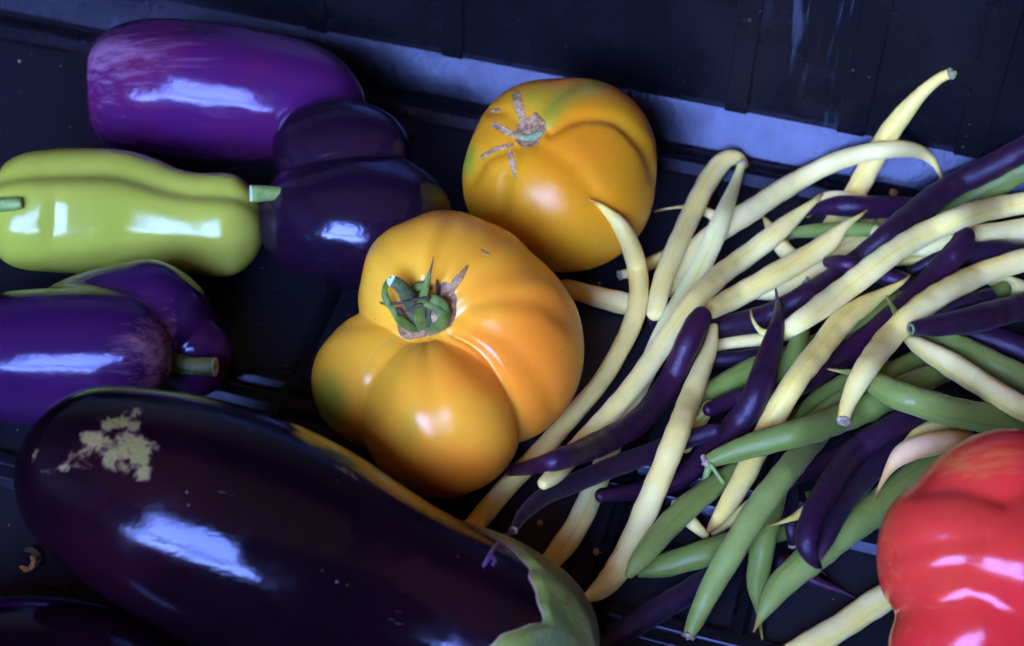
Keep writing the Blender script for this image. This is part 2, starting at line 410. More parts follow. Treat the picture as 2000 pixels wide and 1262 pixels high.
# floor
FV, FF = [], []
nx, ny = 2, 2
pl = plan(-.0135)
VV = [cr(p[0], p[1], 0) for p in pl] + [cr(p[0], p[1], -.003) for p in pl]; n = len(pl)
fl = mesh_obj('floor', VV, [tuple(range(n))[::-1], tuple(range(n, 2 * n))] + [(j, (j + 1) % n, n + (j + 1) % n, n + j) for j in range(n)], MT['floor'], crate, {'scratch': [0.] * len(VV)}, smooth=False)
def floor_bar(u, v, hw=.004, h=.0028, x0=.03, x1=LEN - .03):
    p = at_z(u, v, 0) - C0; y = float(p @ wn)
    box_part('floor_rib', x0, x1, [(y - hw, .0), (y - hw * .45, h), (y + hw * .45, h), (y + hw, .0)], crate)
for u, v in ((550, 745), (545, 790), (1300, 1225), (1330, 1262)): floor_bar(u, v, .0045, .003)
def cross_bar(u, v, hw=.003, h=.0028):
    p = at_z(u, v, 0) - C0; x = float(p @ wd)
    VV = []
    ys = (-WID + .02, -.022)
    sec = [(x - hw, .0), (x - hw * .4, h - .0003), (x + hw * .4, h - .0003), (x + hw, .0)]
    for y in ys: VV += [cr(q, y, z) for q, z in sec]
    mesh_obj('floor_rib', VV, [(0, 1, 2, 3), (7, 6, 5, 4)] + [(j, 4 + j, 4 + (j + 1) % 4, (j + 1) % 4) for j in range(4)], MT['crate'], crate, {'scratch': [0.] * 8}, smooth=False)
for u, v in ((1440, 1240), (1180, 1100), (620, 640)): cross_bar(u, v)
# table under the crate
tb = [cr(x, y, z) for z in (-.0035, -.03) for x, y in ((-.3, .3), (LEN + .3, .3), (LEN + .3, -WID - .3), (-.3, -WID - .3))]
tbo = mesh_obj('table_top', tb, [(3, 2, 1, 0), (4, 5, 6, 7)] + [(j, (j + 1) % 4, 4 + (j + 1) % 4, 4 + j) for j in range(4)], mat_plain('grey_table', (.08, .075, .07), (.13, .12, .11), .7, 20), None, smooth=False)
tag(tbo, kind='structure')

# unseen canopy, added to block the sky and shape what the shiny skins mirror
cm = M('fill_light_canvas')
tr = cm.n('ShaderNodeBsdfTranslucent'); tr.inputs[0].default_value = (.080, .053, .028, 1)  # warm translucency, added to send soft fill down on the crate
df = cm.n('ShaderNodeBsdfDiffuse'); cm.l(cm.mix(cm.ramp(cm.noise(6, 3), .3, .7), (.10, .11, .16), (.12, .13, .18)), df.inputs[0])
mx = cm.n('ShaderNodeMixShader'); mx.inputs[0].default_value = .5
cm.l(df.outputs[0], mx.inputs[1]); cm.l(tr.outputs[0], mx.inputs[2])
cm.l(mx.outputs[0], cm.t.nodes['Material Output'].inputs[0])
MT['canvas'] = cm.m
MT['pole'] = mat_plain('dark_light_blocker', (.03, .03, .035), (.05, .05, .055), .6, 30)  # for the added sheets that keep light and reflections out
def quad_box(x0, x1, y0, y1, z0, z1):
    V = [(x, y, z) for z in (z0, z1) for x, y in ((x0, y0), (x1, y0), (x1, y1), (x0, y1))]
    return V, [(3, 2, 1, 0), (4, 5, 6, 7)] + [(j, (j + 1) % 4, 4 + (j + 1) % 4, 4 + j) for j in range(4)]
can = empty('added_light_canopy', (0, 0, -.8)); tag(can, 'unseen canopy added over the crate to block and shape the light', 'canopy', kind='structure')
YF = -1.25
def part_box(name, *a, mat='canvas'):
    V, F = quad_box(*a); return mesh_obj(name, V, F, MT[mat], can, smooth=False)
part_box('fill_roof', -1.8, 1.8, YF, .55, 1.80, 1.81)
part_box('rear_blocker', -1.8, 1.8, .55, 1.6, 1.80, 1.81, mat='pole')
part_box('back_blocker', -1.8, 1.8, 1.6, 1.61, -.8, 1.81, mat='pole')
part_box('side_blocker', -1.81, -1.8, YF, 1.6, -.8, 1.81, mat='pole')
part_box('side_blocker', 1.8, 1.81, YF, 1.6, -.8, 1.81, mat='pole')
OP = dict(x0=-1.14, x1=-.10, z0=.60, z1=1.62)  # opening of the added canopy, placed to position the highlights
def sheet(name, pts, mat='pole'):
    n = len(pts); V = [(x, YF - dy, z) for dy in (0, .01) for x, z in pts]
    return mesh_obj(name, V, [tuple(range(n)), tuple(range(2 * n - 1, n - 1, -1))] + [(k, n + k, n + (k + 1) % n, (k + 1) % n) for k in range(n)], MT[mat], can, smooth=False)
sheet('opening_side', [(-1.8, -.8), (-1.22, -.8), (-1.20, .5), (-1.14, .75), (-1.02, 1.0), (-.98, 1.25), (-1.08, 1.5), (-1.05, 1.81), (-1.8, 1.81)])
sheet('opening_side', [(1.8, -.8), (1.8, 1.81), (-.22, 1.81), (-.20, 1.5), (-.10, 1.2), (-.16, .95), (-.06, .7), (-.02, .5), (-.02, -.8)])
xs = [-1.08 + .89 * k / 40 for k in range(41)]
sheet('opening_top', [(x, 1.50 + .09 * abs(math.sin((x + 1.08) * math.pi / .225))) for x in xs] + [(-.19, 1.81), (-1.08, 1.81)])
sheet('opening_sill', [(-1.23, -.8), (-1.23, .60), (-.9, .56), (-.5, .60), (-.02, .55), (-.02, -.8)])
part_box('highlight_bar', OP['x0'], OP['x1'], YF - .045, YF - .012, .76, .82, mat='pole')  # added bar that splits the mirrored sky patch

# ------------------------------------------------------------------ big bodies
def blob(name, mat, origin, groups, pole, rest=0.0, k_in=.05, k_out=.16, n=(220, 340), mod=None, attrs=None, parent=None, warp=(1, 1), wob=0):
    """groups of spheres (u,v,toward,R in px); star-shaped surface round origin, pole = px direction of the stem"""
    o = np.array(origin, float); pl_ = np.array(pole, float); pl_ /= np.linalg.norm(pl_)
    h = np.array((0, 0, 1.)) if abs(pl_[2]) < .8 else np.array((1., 0, 0))
    e1 = np.cross(pl_, h); e1 /= np.linalg.norm(e1); e2 = np.cross(pl_, e1)
    th = np.linspace(.004, np.pi - .004, n[0]); th = th - .25 * np.sin(2 * th) * .5; ph = np.linspace(0, 2 * np.pi, n[1], endpoint=False)
    T, Ph = np.meshgrid(th, ph, indexing='ij')
    D = np.cos(T)[..., None] * pl_ + np.sin(T)[..., None] * (np.cos(Ph)[..., None] * e1 + np.sin(Ph)[..., None] * e2)
    gr = []
    for g in groups:
        rs = []
        for (u, v, w, Rr) in g:
            c = np.array((u, -v, w)) - np.array((o[0], -o[1], o[2])); cd = D @ c
            disc = Rr * Rr - c @ c + cd * cd
            rs.append(np.where(disc > 0, cd + np.sqrt(np.maximum(disc, 0)), 10.0))
        rs = np.array(rs); gr.append(np.log(np.exp(k_in * (rs - 150)).sum(0)) / k_in + 150 - .6 / k_in * math.log(max(1, len(g))))
    gr = np.array(gr); r = np.log(np.exp(k_out * (gr - 150)).sum(0)) / k_out + 150
    if mod is not None: r = mod(r, T, Ph, D)
    if wob: r = r * (1 + wob * vnoise(D.reshape(-1, 3), 5.5, 11).reshape(r.shape))
    X = o[0] + r * D[..., 0] * np.where(D[..., 0] < 0, warp[0], warp[1]); Y = o[1] - r * D[..., 1]; W = o[2] + r * D[..., 2]
    lo, hi = .35, .95
    for _ in range(40):
        t0 = (lo + hi) / 2; Vv = at_t(X, Y, t0 * (1 - W / FP))
        if Vv[..., 2].min() < rest: hi = t0
        else: lo = t0
    Vv = Vv.reshape(-1, 3)
    u, v, t = proj(Vv)
    front = ((np.gradient(Vv.reshape(*X.shape, 3), axis=0)))
    at = attrs(u, v, (D @ np.array((0, 0, 1.))).ravel(), T.ravel(), Ph.ravel()) if attrs else {}
    ob = mesh_obj(name, Vv, grid_faces(n[0], n[1], True, True, True, True), mat, parent, at)
    ob_b = BVHTree.FromPolygons([tuple(x) for x in Vv[::1]], grid_faces(n[0], n[1], True, True, True, True))
    return ob, ob_b, t0
def body(name, mat, axis, prof, rest=0.0, nseg=220, grooves=(), attrs=None, zt=None, noise=0.0, lobe=None, nprof=240, parent=None, bvh=True, aspect=1.0, zfix=None, wob=0.0):
    """surface round an axis: axis pixels (u,v), prof (a, r) in px; lies on the floor"""
    A = catmull([(p[0], p[1], 0) for p in axis], step=8)[:, :2]
    L = np.concatenate([[0], np.cumsum(np.linalg.norm(np.diff(A, axis=0), axis=1))])
    zt = zt or [0] * len(axis)
    La = np.interp(np.linspace(0, 1, len(axis)), [0, 1], [0, L[-1]])
    pr = np.array(prof, float)
    # chord-length resample of the profile with smoothing
    pc = catmull([(p[0], p[1], 0) for p in prof], step=2)[:, :2]
    s = np.concatenate([[0], np.cumsum(np.linalg.norm(np.diff(pc, axis=0), axis=1))])
    q = np.linspace(0, s[-1], nprof); pa = np.interp(q, s, pc[:, 0]); prr = np.maximum(np.interp(q, s, pc[:, 1]), .3)
    th = np.linspace(-np.pi, np.pi, nseg, endpoint=False)
    TH, AA = np.meshgrid(th, pa); RR = prr[:, None] * np.ones((1, nseg))
    for (tg, dep, wid, a0, a1, fa) in grooves:
        dth = (TH - R(tg) + np.pi) % (2 * np.pi) - np.pi
        RR = RR * (1 - dep * np.exp(-(dth / R(wid)) ** 2) * sstep(AA, a0 - fa, a0 + fa) * (1 - sstep(AA, a1 - fa, a1 + fa)))
    ua = np.interp(pa, L, A[:, 0]); va = np.interp(pa, L, A[:, 1])
    # extrapolate past the ends
    for arr, k in ((ua, 0), (va, 1)):
        m0 = pa < 0; m1 = pa > L[-1]
        arr[m0] = A[0, k] + (A[1, k] - A[0, k]) / (L[1]) * pa[m0]
        arr[m1] = A[-1, k] + (A[-1, k] - A[-2, k]) / (L[-1] - L[-2]) * (pa[m1] - L[-1])
    zc = catmull([(x, 0, z) for x, z in zip(La, zt)], step=10)
    ztf = lambda x: np.interp(x, zc[:, 0], np.convolve(np.pad(zc[:, 2], 8, 'edge'), np.ones(17) / 17, 'valid'))
    # tangent by dense axis
    aa = np.linspace(-60, L[-1] + 60, 160)
    def make(h):
        dense_u = np.interp(aa, L, A[:, 0]); dense_v = np.interp(aa, L, A[:, 1])
        for arr, k in ((dense_u, 0), (dense_v, 1)):
            m0 = aa < 0; m1 = aa > L[-1]
            arr[m0] = A[0, k] + (A[1, k] - A[0, k]) / (L[1]) * aa[m0]
            arr[m1] = A[-1, k] + (A[-1, k] - A[-2, k]) / (L[-1] - L[-2]) * (aa[m1] - L[-1])
        Pd = at_z(dense_u, dense_v, h + ztf(aa)); Td, Nd, Sd = frames(Pd)
        for _ in range(3):
            Td = np.array([np.convolve(np.pad(Td[:, i], 6, 'edge'), np.ones(13) / 13, 'valid') for i in range(3)]).T
        Td /= np.linalg.norm(Td, axis=1)[:, None]
        P = np.array([np.interp(pa, aa, Pd[:, i]) for i in range(3)]).T; T = np.array([np.interp(pa, aa, Td[:, i]) for i in range(3)]).T
        Vw = CAM - P; Vw /= np.linalg.norm(Vw, axis=1)[:, None]; N = Vw - T * (Vw * T).sum(1)[:, None]; N /= np.linalg.norm(N, axis=1)[:, None]
        S = np.cross(T, N); t = (P - CAM) @ FW
        rw = RR * (t / FP)[:, None]
        V = P[:, None] + rw[..., None] * (aspect * np.cos(TH)[..., None] * N[:, None] + np.sin(TH)[..., None] * S[:, None])
        return V.reshape(-1, 3)
    lo, hi = 0.0, .12
    for _ in range(30):
        h = (lo + hi) / 2; V = make(h)
        if V[:, 2].min() < rest: lo = h
        else: hi = h
    if noise:
        c = V.mean(0); V = V + (V - c) * (vnoise(V, 75, len(axis)) * noise + vnoise(V, 210, 3 + len(axis)) * noise * wob)[:, None]
    u, v, t = proj(V)
    at = attrs(u, v, AA.ravel(), TH.ravel()) if attrs else {}
    F = grid_faces(nprof, nseg, True, False, True, True)
    ob = mesh_obj(name, V, F, mat, parent, at)
    return ob, (BVHTree.FromPolygons([tuple(x) for x in V], F) if bvh else None), h, (V.reshape(nprof, nseg, 3), pa, th)
def hit_t(b, u, v, default=None):
    d = Vector(ray(u, v)); L = d.length
    h = b.ray_cast(Vector(CAM), d.normalized())
    return default if h[3] is None else h[3] / L
def surf_tube(name, b, pts, mat, parent, nseg=10, flat=.55, step=3, t_def=.55, tip=None, lift0=0):
    """tube laid over surface b; pts (u, v, halfwidth, height above the surface in px)"""
    c = catmull(pts, step=step); ts = []
    for q in c:
        t = hit_t(b, q[0], q[1]); ts.append(np.nan if t is None else t)
    ts = np.array(ts); ok = ~np.isnan(ts)
    if not ok.any(): ts[:] = t_def
    else: ts = np.interp(np.arange(len(ts)), np.arange(len(ts))[ok], ts[ok])
    ts = smooth1(ts, 3); t = ts * (1 - (c[:, 3] + lift0) / FP)
    P = at_t(c[:, 0], c[:, 1], t); r = np.maximum(c[:, 2], .4) * t / FP
    V, F, th = tube(P, r, nseg, flat)
    s = np.linspace(0, 1, len(P)); tv = np.repeat(sstep(s, tip[0], tip[1]) if tip else s * 0, nseg)
    return mesh_obj(name, V, F, mat, parent, {'tip': tv}), P, r

# front tomato
def valleys(r, D, o, L):
    X = o[0] + r * D[..., 0]; Y = o[1] - r * D[..., 1]
    for pts, dep, w in L:
        d = np.maximum(dist_poly(X, Y, [(x, y, 0) for x, y in pts]), 0)
        r = r - dep * np.exp(-(d / w) ** 2) * sstep(D[..., 2], -.1, .25)
    return r
def rib_mod(ribs, dim, dimw, scale=1.0):
    def f(r, T, Ph, D):
        r = r - dim * np.exp(-(T / dimw) ** 2)
        for ph, dep, w in ribs:
            d = (Ph - R(ph) + np.pi) % (2 * np.pi) - np.pi
            r = r - dep * np.exp(-(d / w) ** 2) * (sstep(T, .08, .35) * (1 - sstep(T, 1.1, 2.3)))
        return r
    return f
def tomF_attrs(u, v, face, T, Ph):
    fr = (face > -.1)
    g = .9 * np.exp(-((u - 640) / 55) ** 2 - ((v - 790) / 90) ** 2) + .55 * np.exp(-((u - 720) / 60) ** 2 - ((v - 500) / 90) ** 2) * .5 + .55 * np.exp(-((u - 800) / 40) ** 2 - ((v - 830) / 70) ** 2) + .35 * np.exp(-((u - 920) / 70) ** 2 - ((v - 425) / 30) ** 2)
    ripe = np.exp(-((u - 1060) / 90) ** 2 - ((v - 760) / 190) ** 2) + .8 * np.exp(-((u - 930) / 60) ** 2 - ((v - 700) / 60) ** 2) + .8 * np.exp(-((u - 900) / 200) ** 2 - ((v - 940) / 60) ** 2) - .7 * np.exp(-((u - 700) / 90) ** 2 - ((v - 650) / 120) ** 2)
    scar = 1.0 * np.exp(-np.maximum(dist_poly(u, v, [(800, 640, 20), (860, 625, 18), (876, 585, 12), (868, 560, 6)]), 0) / 5)
    scar = np.maximum(scar, .60 * np.exp(-np.maximum(dist_poly(u, v, [(876, 570, 6), (895, 545, 6), (912, 520, 2)]), 0) / 6))
    scar = np.maximum(scar, .55 * np.exp(-np.maximum(dist_poly(u, v, [(940, 490, 3), (955, 497, 2)]), 0) / 4))
    line = np.exp(-np.maximum(dist_poly(u, v, [(768, 662, 3), (735, 690, 1), (712, 735, 1), (702, 800, 1), (706, 870, .6)]), 0) / 2.2)
    line = np.maximum(line, np.exp(-np.maximum(dist_poly(u, v, [(872, 652, 2), (930, 680, .6), (975, 735, .8), (1008, 800, 1.4), (1022, 850, 1.2), (1018, 880, .6)]), 0) / 2.2))
    return {'green': np.clip(g, 0, 1) * fr, 'ripe': ripe, 'scar': scar * fr, 'line': line * fr}
tomF, tomF_b, tomF_t = blob('tomato', MT['tomF'], (862, 690, 0),
    [[(850, 567, -5, 160), (910, 575, -10, 156)], [(962, 642, -10, 172), (968, 705, -10, 174)], [(858, 815, 84, 156), (866, 812, 60, 158)], [(744, 742, 0, 136)]],
    (-40, 62, 130), mod=lambda r, T, Ph, D: rib_mod([(8, 7, .16), (45, 8, .18), (80, 6, .15), (150, 7, .2), (190, 6, .16), (225, 6, .15), (300, 7, .16), (335, 7, .16)], 48, .24)(valleys(r, D, (862, 690), [([(880, 565), (930, 500), (1000, 440), (1040, 430)], 9, 20), ([(885, 600), (970, 580), (1060, 590), (1120, 630)], 8, 22), ([(885, 650), (940, 685), (985, 745), (1012, 805), (1024, 860)], 8, 9), ([(810, 560), (765, 500), (745, 455)], 6, 22), ([(850, 545), (862, 480), (885, 415)], 7, 18), ([(900, 625), (985, 660), (1060, 740), (1085, 800)], 6, 24)]), T, Ph, D), attrs=tomF_attrs, n=(260, 380), k_in=.05, k_out=.24)
tag(tomF, 'large ribbed orange heirloom tomato with its curled green stem still on', 'tomato', 'orange tomatoes')
# its stem and sepals
Q = lambda x, y: (700 + x / 5.736, 480 + y / 5.736)
def sp(name, pts, mat, tip=None, flat=.5, nseg=10, lift0=0):
    pp = [(*Q(x, y), w * 1.02, h) for x, y, w, h in pts]
    return surf_tube(name, tomF_b, pp, MT[mat], tomF, nseg, flat, tip=tip, t_def=tomF_t * .95, lift0=lift0)
stem, sP, sr = sp('stem', [(720, 800, 22, -18), (640, 690, 21, 4), (570, 590, 17, 24), (500, 490, 14, 42), (440, 430, 12.5, 54), (382, 398, 11.5, 62)], 'sepalD', flat=.95, nseg=18)
# cut face of the stem
def disc(name, P, Tn, r, mat, parent, n=20, proud=.0002, ring=True, dish=.12):
    Tn = Tn / np.linalg.norm(Tn); e = np.cross(Tn, (0, 0, 1.)); e /= np.linalg.norm(e); f = np.cross(Tn, e)
    V = [P + Tn * (proud - r * dish)]
    for k, (q, d) in enumerate(((.35, -dish * .6), (.75, 0), (.97, 0.0), (1.0, -.12))):
        for j in range(n):
            an = 2 * math.pi * j / n; V.append(P + Tn * (proud + d * r) + (e * math.cos(an) + f * math.sin(an)) * r * q)
    F = [(0, 1 + j, 1 + (j + 1) % n) for j in range(n)]
    for k in range(3):
        for j in range(n): F.append((1 + k * n + j, 1 + (k + 1) * n + j, 1 + (k + 1) * n + (j + 1) % n, 1 + k * n + (j + 1) % n))
    return mesh_obj(name, V, F, mat, parent, {'tip': [0.] * len(V)})
disc('cut_face', sP[-1], (sP[-1] - sP[-2]) / np.linalg.norm(sP[-1] - sP[-2]) + 1.3 * (CAM - sP[-1]) / np.linalg.norm(CAM - sP[-1]), sr[-1] * .95, MT['cutW'], stem, proud=.0006)
sp('sepal', [(730, 930, 9, 2), (690, 840, 12, 16), (690, 700, 10, 30), (725, 580, 9, 40), (760, 440, 7, 50), (800, 300, 3.2, 58), (825, 210, 1.8, 62), (840, 120, .7, 64)], 'sepal', (.72, .82), .45)
sp('sepal', [(760, 930, 8, 0), (900, 900, 12, 10), (965, 800, 12, 22), (935, 680, 13, 28), (850, 600, 11, 30), (770, 580, 5, 30)], 'sepal', (.9, 1.), .5)
sp('sepal', [(860, 930, 6, 6), (950, 880, 8, 22), (960, 800, 8.5, 32), (880, 710, 8.5, 38), (790, 665, 6, 40), (710, 665, 3, 40)], 'sepal', (.93, 1.0), .4)
sp('sepal', [(680, 940, 6, 2), (580, 910, 10, 10), (480, 840, 10, 22), (410, 740, 8, 30), (340, 670, 4.5, 34), (240, 635, 2, 36)], 'sepal', (.85, 1), .45)
sp('sepal', [(430, 760, 5, 24), (340, 650, 7, 34), (296, 540, 7, 44), (310, 430, 5, 56), (365, 350, 2.5, 66)], 'sepal', (.9, 1), .4)
sp('sepal', [(820, 900, 8, 0), (760, 800, 9, 8), (790, 680, 8, 16), (840, 600, 9, 16)], 'sepalD', None, .6)
sp('sepal', [(560, 540, 6, 10), (640, 470, 9, 10), (740, 450, 9, 10), (810, 500, 6, 8)], 'sepal', (.8, 1), .5)
sp('dried_sepal', [(800, 585, 4.5, 46), (690, 595, 3, 50), (560, 620, 3, 52), (460, 645, 2.8, 50), (360, 655, 3, 44)], 'dry', None, .6, 8)
sp('dried_sepal', [(720, 660, 4, 44), (640, 680, 3.2, 48), (570, 715, 2, 48), (505, 755, .8, 46)], 'dry', None, .6, 8)
sp('dried_sepal', [(895, 580, 3, 2), (890, 490, 4, 8), (882, 430, 3, 12), (878, 375, 1, 14)], 'dry', None, .6, 8)
sp('dried_sepal', [(430, 690, 3, 34), (460, 740, 5, 36), (490, 770, 3, 34), (430, 775, 1.5, 30)], 'dry', None, .7, 8)

# back tomato
def tomB_attrs(u, v, face, T, Ph):
    fr = (face > -.35)
    g = .62 * np.exp(-np.maximum(dist_poly(u, v, [(1070, 240, 8), (1100, 195, 14), (1165, 165, 8)]), 0) / 22) + .6 * np.exp(-((u - 905) / 25) ** 2 - ((v - 320) / 50) ** 2) + .5 * np.exp(-((u - 1040) / 40) ** 2 - ((v - 190) / 40) ** 2) + .4 * np.exp(-((u - 940) / 60) ** 2 - ((v - 300) / 40) ** 2)
    ripe = .9 * np.exp(-((u - 1130) / 90) ** 2 - ((v - 280) / 70) ** 2) + .4 * np.exp(-((u - 1120) / 160) ** 2 - ((v - 420) / 90) ** 2) - .4 * np.exp(-((u - 960) / 70) ** 2 - ((v - 360) / 90) ** 2)
    S = [([(1030, 262, 22), (1045, 248, 18)], 6, 1.0), ([(1022, 235, 5), (1012, 205, 7), (1008, 185, 5)], 4, .95), ([(1000, 262, 4), (980, 252, 5), (965, 243, 4)], 3, .95),
         ([(1000, 282, 2), (965, 292, 2.5), (942, 306, 1.5)], 3, .85), ([(996, 298, 3), (1000, 318, 4), (1006, 345, 1.5)], 3, .9), ([(975, 215, 2), (962, 217, 3)], 3, .7), ([(1045, 225, 4), (1050, 235, 5)], 4, .7)]
    sc_ = np.zeros_like(u)
    for pts, fall, amp in S: sc_ = np.maximum(sc_, amp * np.exp(-np.maximum(dist_poly(u, v, pts), 0) / fall))
    return {'green': np.clip(g, 0, 1) * fr, 'ripe': ripe, 'scar': sc_ * fr, 'line': np.zeros_like(u)}
def tomB_mod(r, T, Ph, D):
    r = r - 22 * np.exp(-(T / .2) ** 2)
    r = valleys(r, D, (1090, 345), [([(1075, 255), (1135, 228), (1205, 235), (1262, 290), (1285, 350)], 11, 13), ([(1060, 285), (1120, 325), (1165, 390)], 7, 24), ([(1012, 290), (985, 350), (975, 430)], 7, 16), ([(1000, 285), (945, 308), (912, 365)], 8, 13), ([(1045, 225), (1085, 185), (1130, 155)], 7, 15), ([(1015, 240), (985, 215), (955, 215)], 6, 12)])
    for ph, dep, w in () and ((20, 9, .3), (80, 8, .3), (135, 9, .3), (190, 8, .3), (262, 9, .3), (325, 8, .3)):
        d = (Ph - R(ph) + np.pi) % (2 * np.pi) - np.pi
        r = r - dep * np.exp(-(d / w) ** 2) * sstep(T, .05, .3) * (1 - sstep(T, .8, 2.1))
    return r
tomB, tomB_b, tomB_t = blob('tomato', MT['tomB'], (1090, 345, 0), [[(1085, 360, 5, 168), (1122, 368, 0, 166), (1042, 350, 0, 146)], [(1130, 305, -15, 152)], [(1062, 292, -5, 136)]],
    (-62, 88, 120), mod=tomB_mod, attrs=tomB_attrs, n=(240, 360), k_in=.05, k_out=.12)
tag(tomB, 'amber tomato with a corky star scar and no stem, nearest the back wall', 'tomato', 'orange tomatoes')
scv, _, _ = surf_tube('stem_scar', tomB_b, [(1018, 266, 6, 1.5), (1030, 270, 8, 2.5), (1045, 266, 8, 2.5), (1060, 258, 5, 1.5)], MT['cutG'], tomB, 10, .5)

# purple pepper, back left
def pal(u0, u1, amp=1.0, lo=0.0):
    return lambda u, v, a, th: {'pale': lo + amp * (1 - sstep(u, u0, u1))}
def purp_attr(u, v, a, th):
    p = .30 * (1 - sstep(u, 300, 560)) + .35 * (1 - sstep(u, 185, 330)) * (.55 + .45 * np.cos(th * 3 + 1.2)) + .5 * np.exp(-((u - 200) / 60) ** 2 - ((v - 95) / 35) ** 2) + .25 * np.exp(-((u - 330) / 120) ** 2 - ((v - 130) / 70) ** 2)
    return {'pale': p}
pepP, _, _, _ = body('bell_pepper', MT['pepP'], [(178, 168), (330, 172), (450, 180), (600, 200), (712, 228)],
    [(26, 0), (14, 30), (2, 58), (5, 78), (16, 97), (38, 113), (70, 124), (120, 132), (210, 138), (300, 137), (400, 122), (470, 95), (520, 55), (538, 20), (541, 0)],
    grooves=[(-62, .06, 20, 0, 420, 60), (70, .07, 22, 60, 560, 60), (150, .08, 24, 0, 560, 40), (-140, .08, 24, 0, 560, 40), (52, .05, 16, 250, 560, 60), (2, .03, 24, 0, 560, 60)], attrs=purp_attr, noise=.030, wob=.22)
tag(pepP, 'bright purple bell pepper with pale streaks, in the back left corner of the crate', 'bell pepper', 'bell peppers')

# dark pepper
def dk_attr(u, v, face, T, Ph): return {'pale': np.zeros_like(u)}
def dk_mod(r, T, Ph, D): return r + 3.5 * np.sin(D[..., 0] * 5 + 1) * np.cos(D[..., 1] * 4) - 11 * np.exp(-((D[..., 0] + .40) / .34) ** 2 - ((D[..., 1] + .12) / .34) ** 2) + 1.6 * np.sin(D[..., 0] * 8 + 2) * np.sin(D[..., 1] * 7)
pepD, pepD_b, _ = blob('bell_pepper', MT['pepD'], (700, 380, -10), [[(704, 426, 20, 134), (660, 434, 14, 126)], [(668, 296, -30, 106)]],
    (-1, 0, .1), attrs=dk_attr, n=(200, 280), k_in=.04, k_out=.30, warp=(1.22, 1.42), wob=.022)
tag(pepD, 'glossy blackish purple two-lobed bell pepper between the lime pepper and the tomatoes', 'bell pepper', 'bell peppers')
def stalk_line(name, pts, t, mat, parent, cutmat=None, nseg=14, flat=.95, cut='end', tipv=None, over=None):
    c = catmull([(p[0], p[1], p[2], p[3] if len(p) > 3 else 0) for p in pts], step=3)
    tt = t * (1 - c[:, 3] / FP)
    if over is not None: tt = smooth1(np.array([min(x, (hit_t(over, q[0], q[1]) or 9) - .0016) for x, q in zip(tt, c)]), 4)
    P = at_t(c[:, 0], c[:, 1], tt); r = c[:, 2] * tt / FP
    V, F, th = tube(P, r, nseg, flat)
    s = np.linspace(0, 1, len(P)); o = mesh_obj(name, V, F, MT[mat], parent, {'tip': np.repeat(sstep(s, *tipv) if tipv else 0 * s, nseg)})
    if cutmat:
        e = -1 if cut == 'end' else 0; d = P[-1] - P[-2] if e else P[0] - P[1]
        disc('cut_face', P[e], d, r[e] * .97, MT[cutmat], o, proud=.0003)
    return o
stalk_line('stem', [(560, 380, 14, 0), (530, 378, 15, 10), (505, 378, 17, 18), (490, 378, 17, 22)], hit_t(pepD_b, 560, 380) + .006, 'stalkG', pepD, 'cutW')

# lime pepper
def lime_attr(u, v, a, th):
    return {'pale': .75 * np.exp(-np.maximum(dist_poly(u, v, [(220, 290, 6), (300, 305, 8), (420, 338, 6)]), 0) / 8)}
pepG, pepG_b, hG, _ = body('bell_pepper', MT['pepG'], [(4, 412), (120, 412), (230, 416), (340, 434), (440, 442), (512, 440)],
    [(38, 0), (30, 22), (10, 52), (1, 76), (14, 98), (46, 114), (100, 121), (160, 125), (230, 126), (285, 118), (335, 106), (380, 101), (430, 104), (466, 96), (496, 66), (508, 30), (508, 0)],
    grooves=[(-42, .15, 15, -20, 560, 30), (38, .05, 17, 230, 560, 60), (105, .10, 20, -20, 560, 30), (-120, .10, 20, -20, 560, 30), (12, -.03, 20, 330, 500, 40), (-10, .05, 14, -20, 60, 30), (4, .03, 26, 88, 112, 16), (5, .055, 24, -20, 560, 30), (8, .05, 40, 240, 560, 60)], attrs=lime_attr, zt=[.010, .006, .002, 0, 0, 0], noise=.018, wob=.30)
tag(pepG, 'lime green bell pepper lying on its side at the left', 'bell pepper', 'bell peppers')
gt = float((at_z(40, 400, hG) - CAM) @ FW)
stalk_line('stem', [(44, 397, 10, 0), (32, 398, 13, 8), (10, 400, 14, 20), (-25, 402, 15, 30)], gt, 'stalkG', pepG, over=pepG_b)

# violet pepper at the left edge
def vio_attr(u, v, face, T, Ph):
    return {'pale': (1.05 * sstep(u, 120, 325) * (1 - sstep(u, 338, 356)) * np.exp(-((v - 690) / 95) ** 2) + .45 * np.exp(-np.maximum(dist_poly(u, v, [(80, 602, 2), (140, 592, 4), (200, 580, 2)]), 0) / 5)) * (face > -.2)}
pepV, pepV_b, _ = blob('bell_pepper', MT['pepV'], (250, 680, -20), [[(205, 698, 34, 139)], [(284, 612, -24, 113), (330, 630, -50, 92)], [(374, 694, -46, 84)]],
    (1, -.1, .2), attrs=vio_attr, n=(240, 300), k_in=.05, k_out=.15, warp=(2.6, 1.0), wob=.016, mod=lambda r, T, Ph, D: r - 16 * np.exp(-((np.arccos(np.clip(D @ (np.array((95, -28, 40)) / 106.9), -1, 1))) / .22) ** 2))
tag(pepV, 'violet bell pepper with a thick cut stem facing right, behind the big eggplant', 'bell pepper', 'bell peppers')
stalk_line('stem', [(330, 703, 24, -34), (346, 709, 21, -8), (370, 713, 18, 12), (398, 716, 19, 22), (420, 717, 20, 26)], hit_t(pepV_b, 352, 712), 'stalkO', pepV, 'cutW', 18, 1.0)

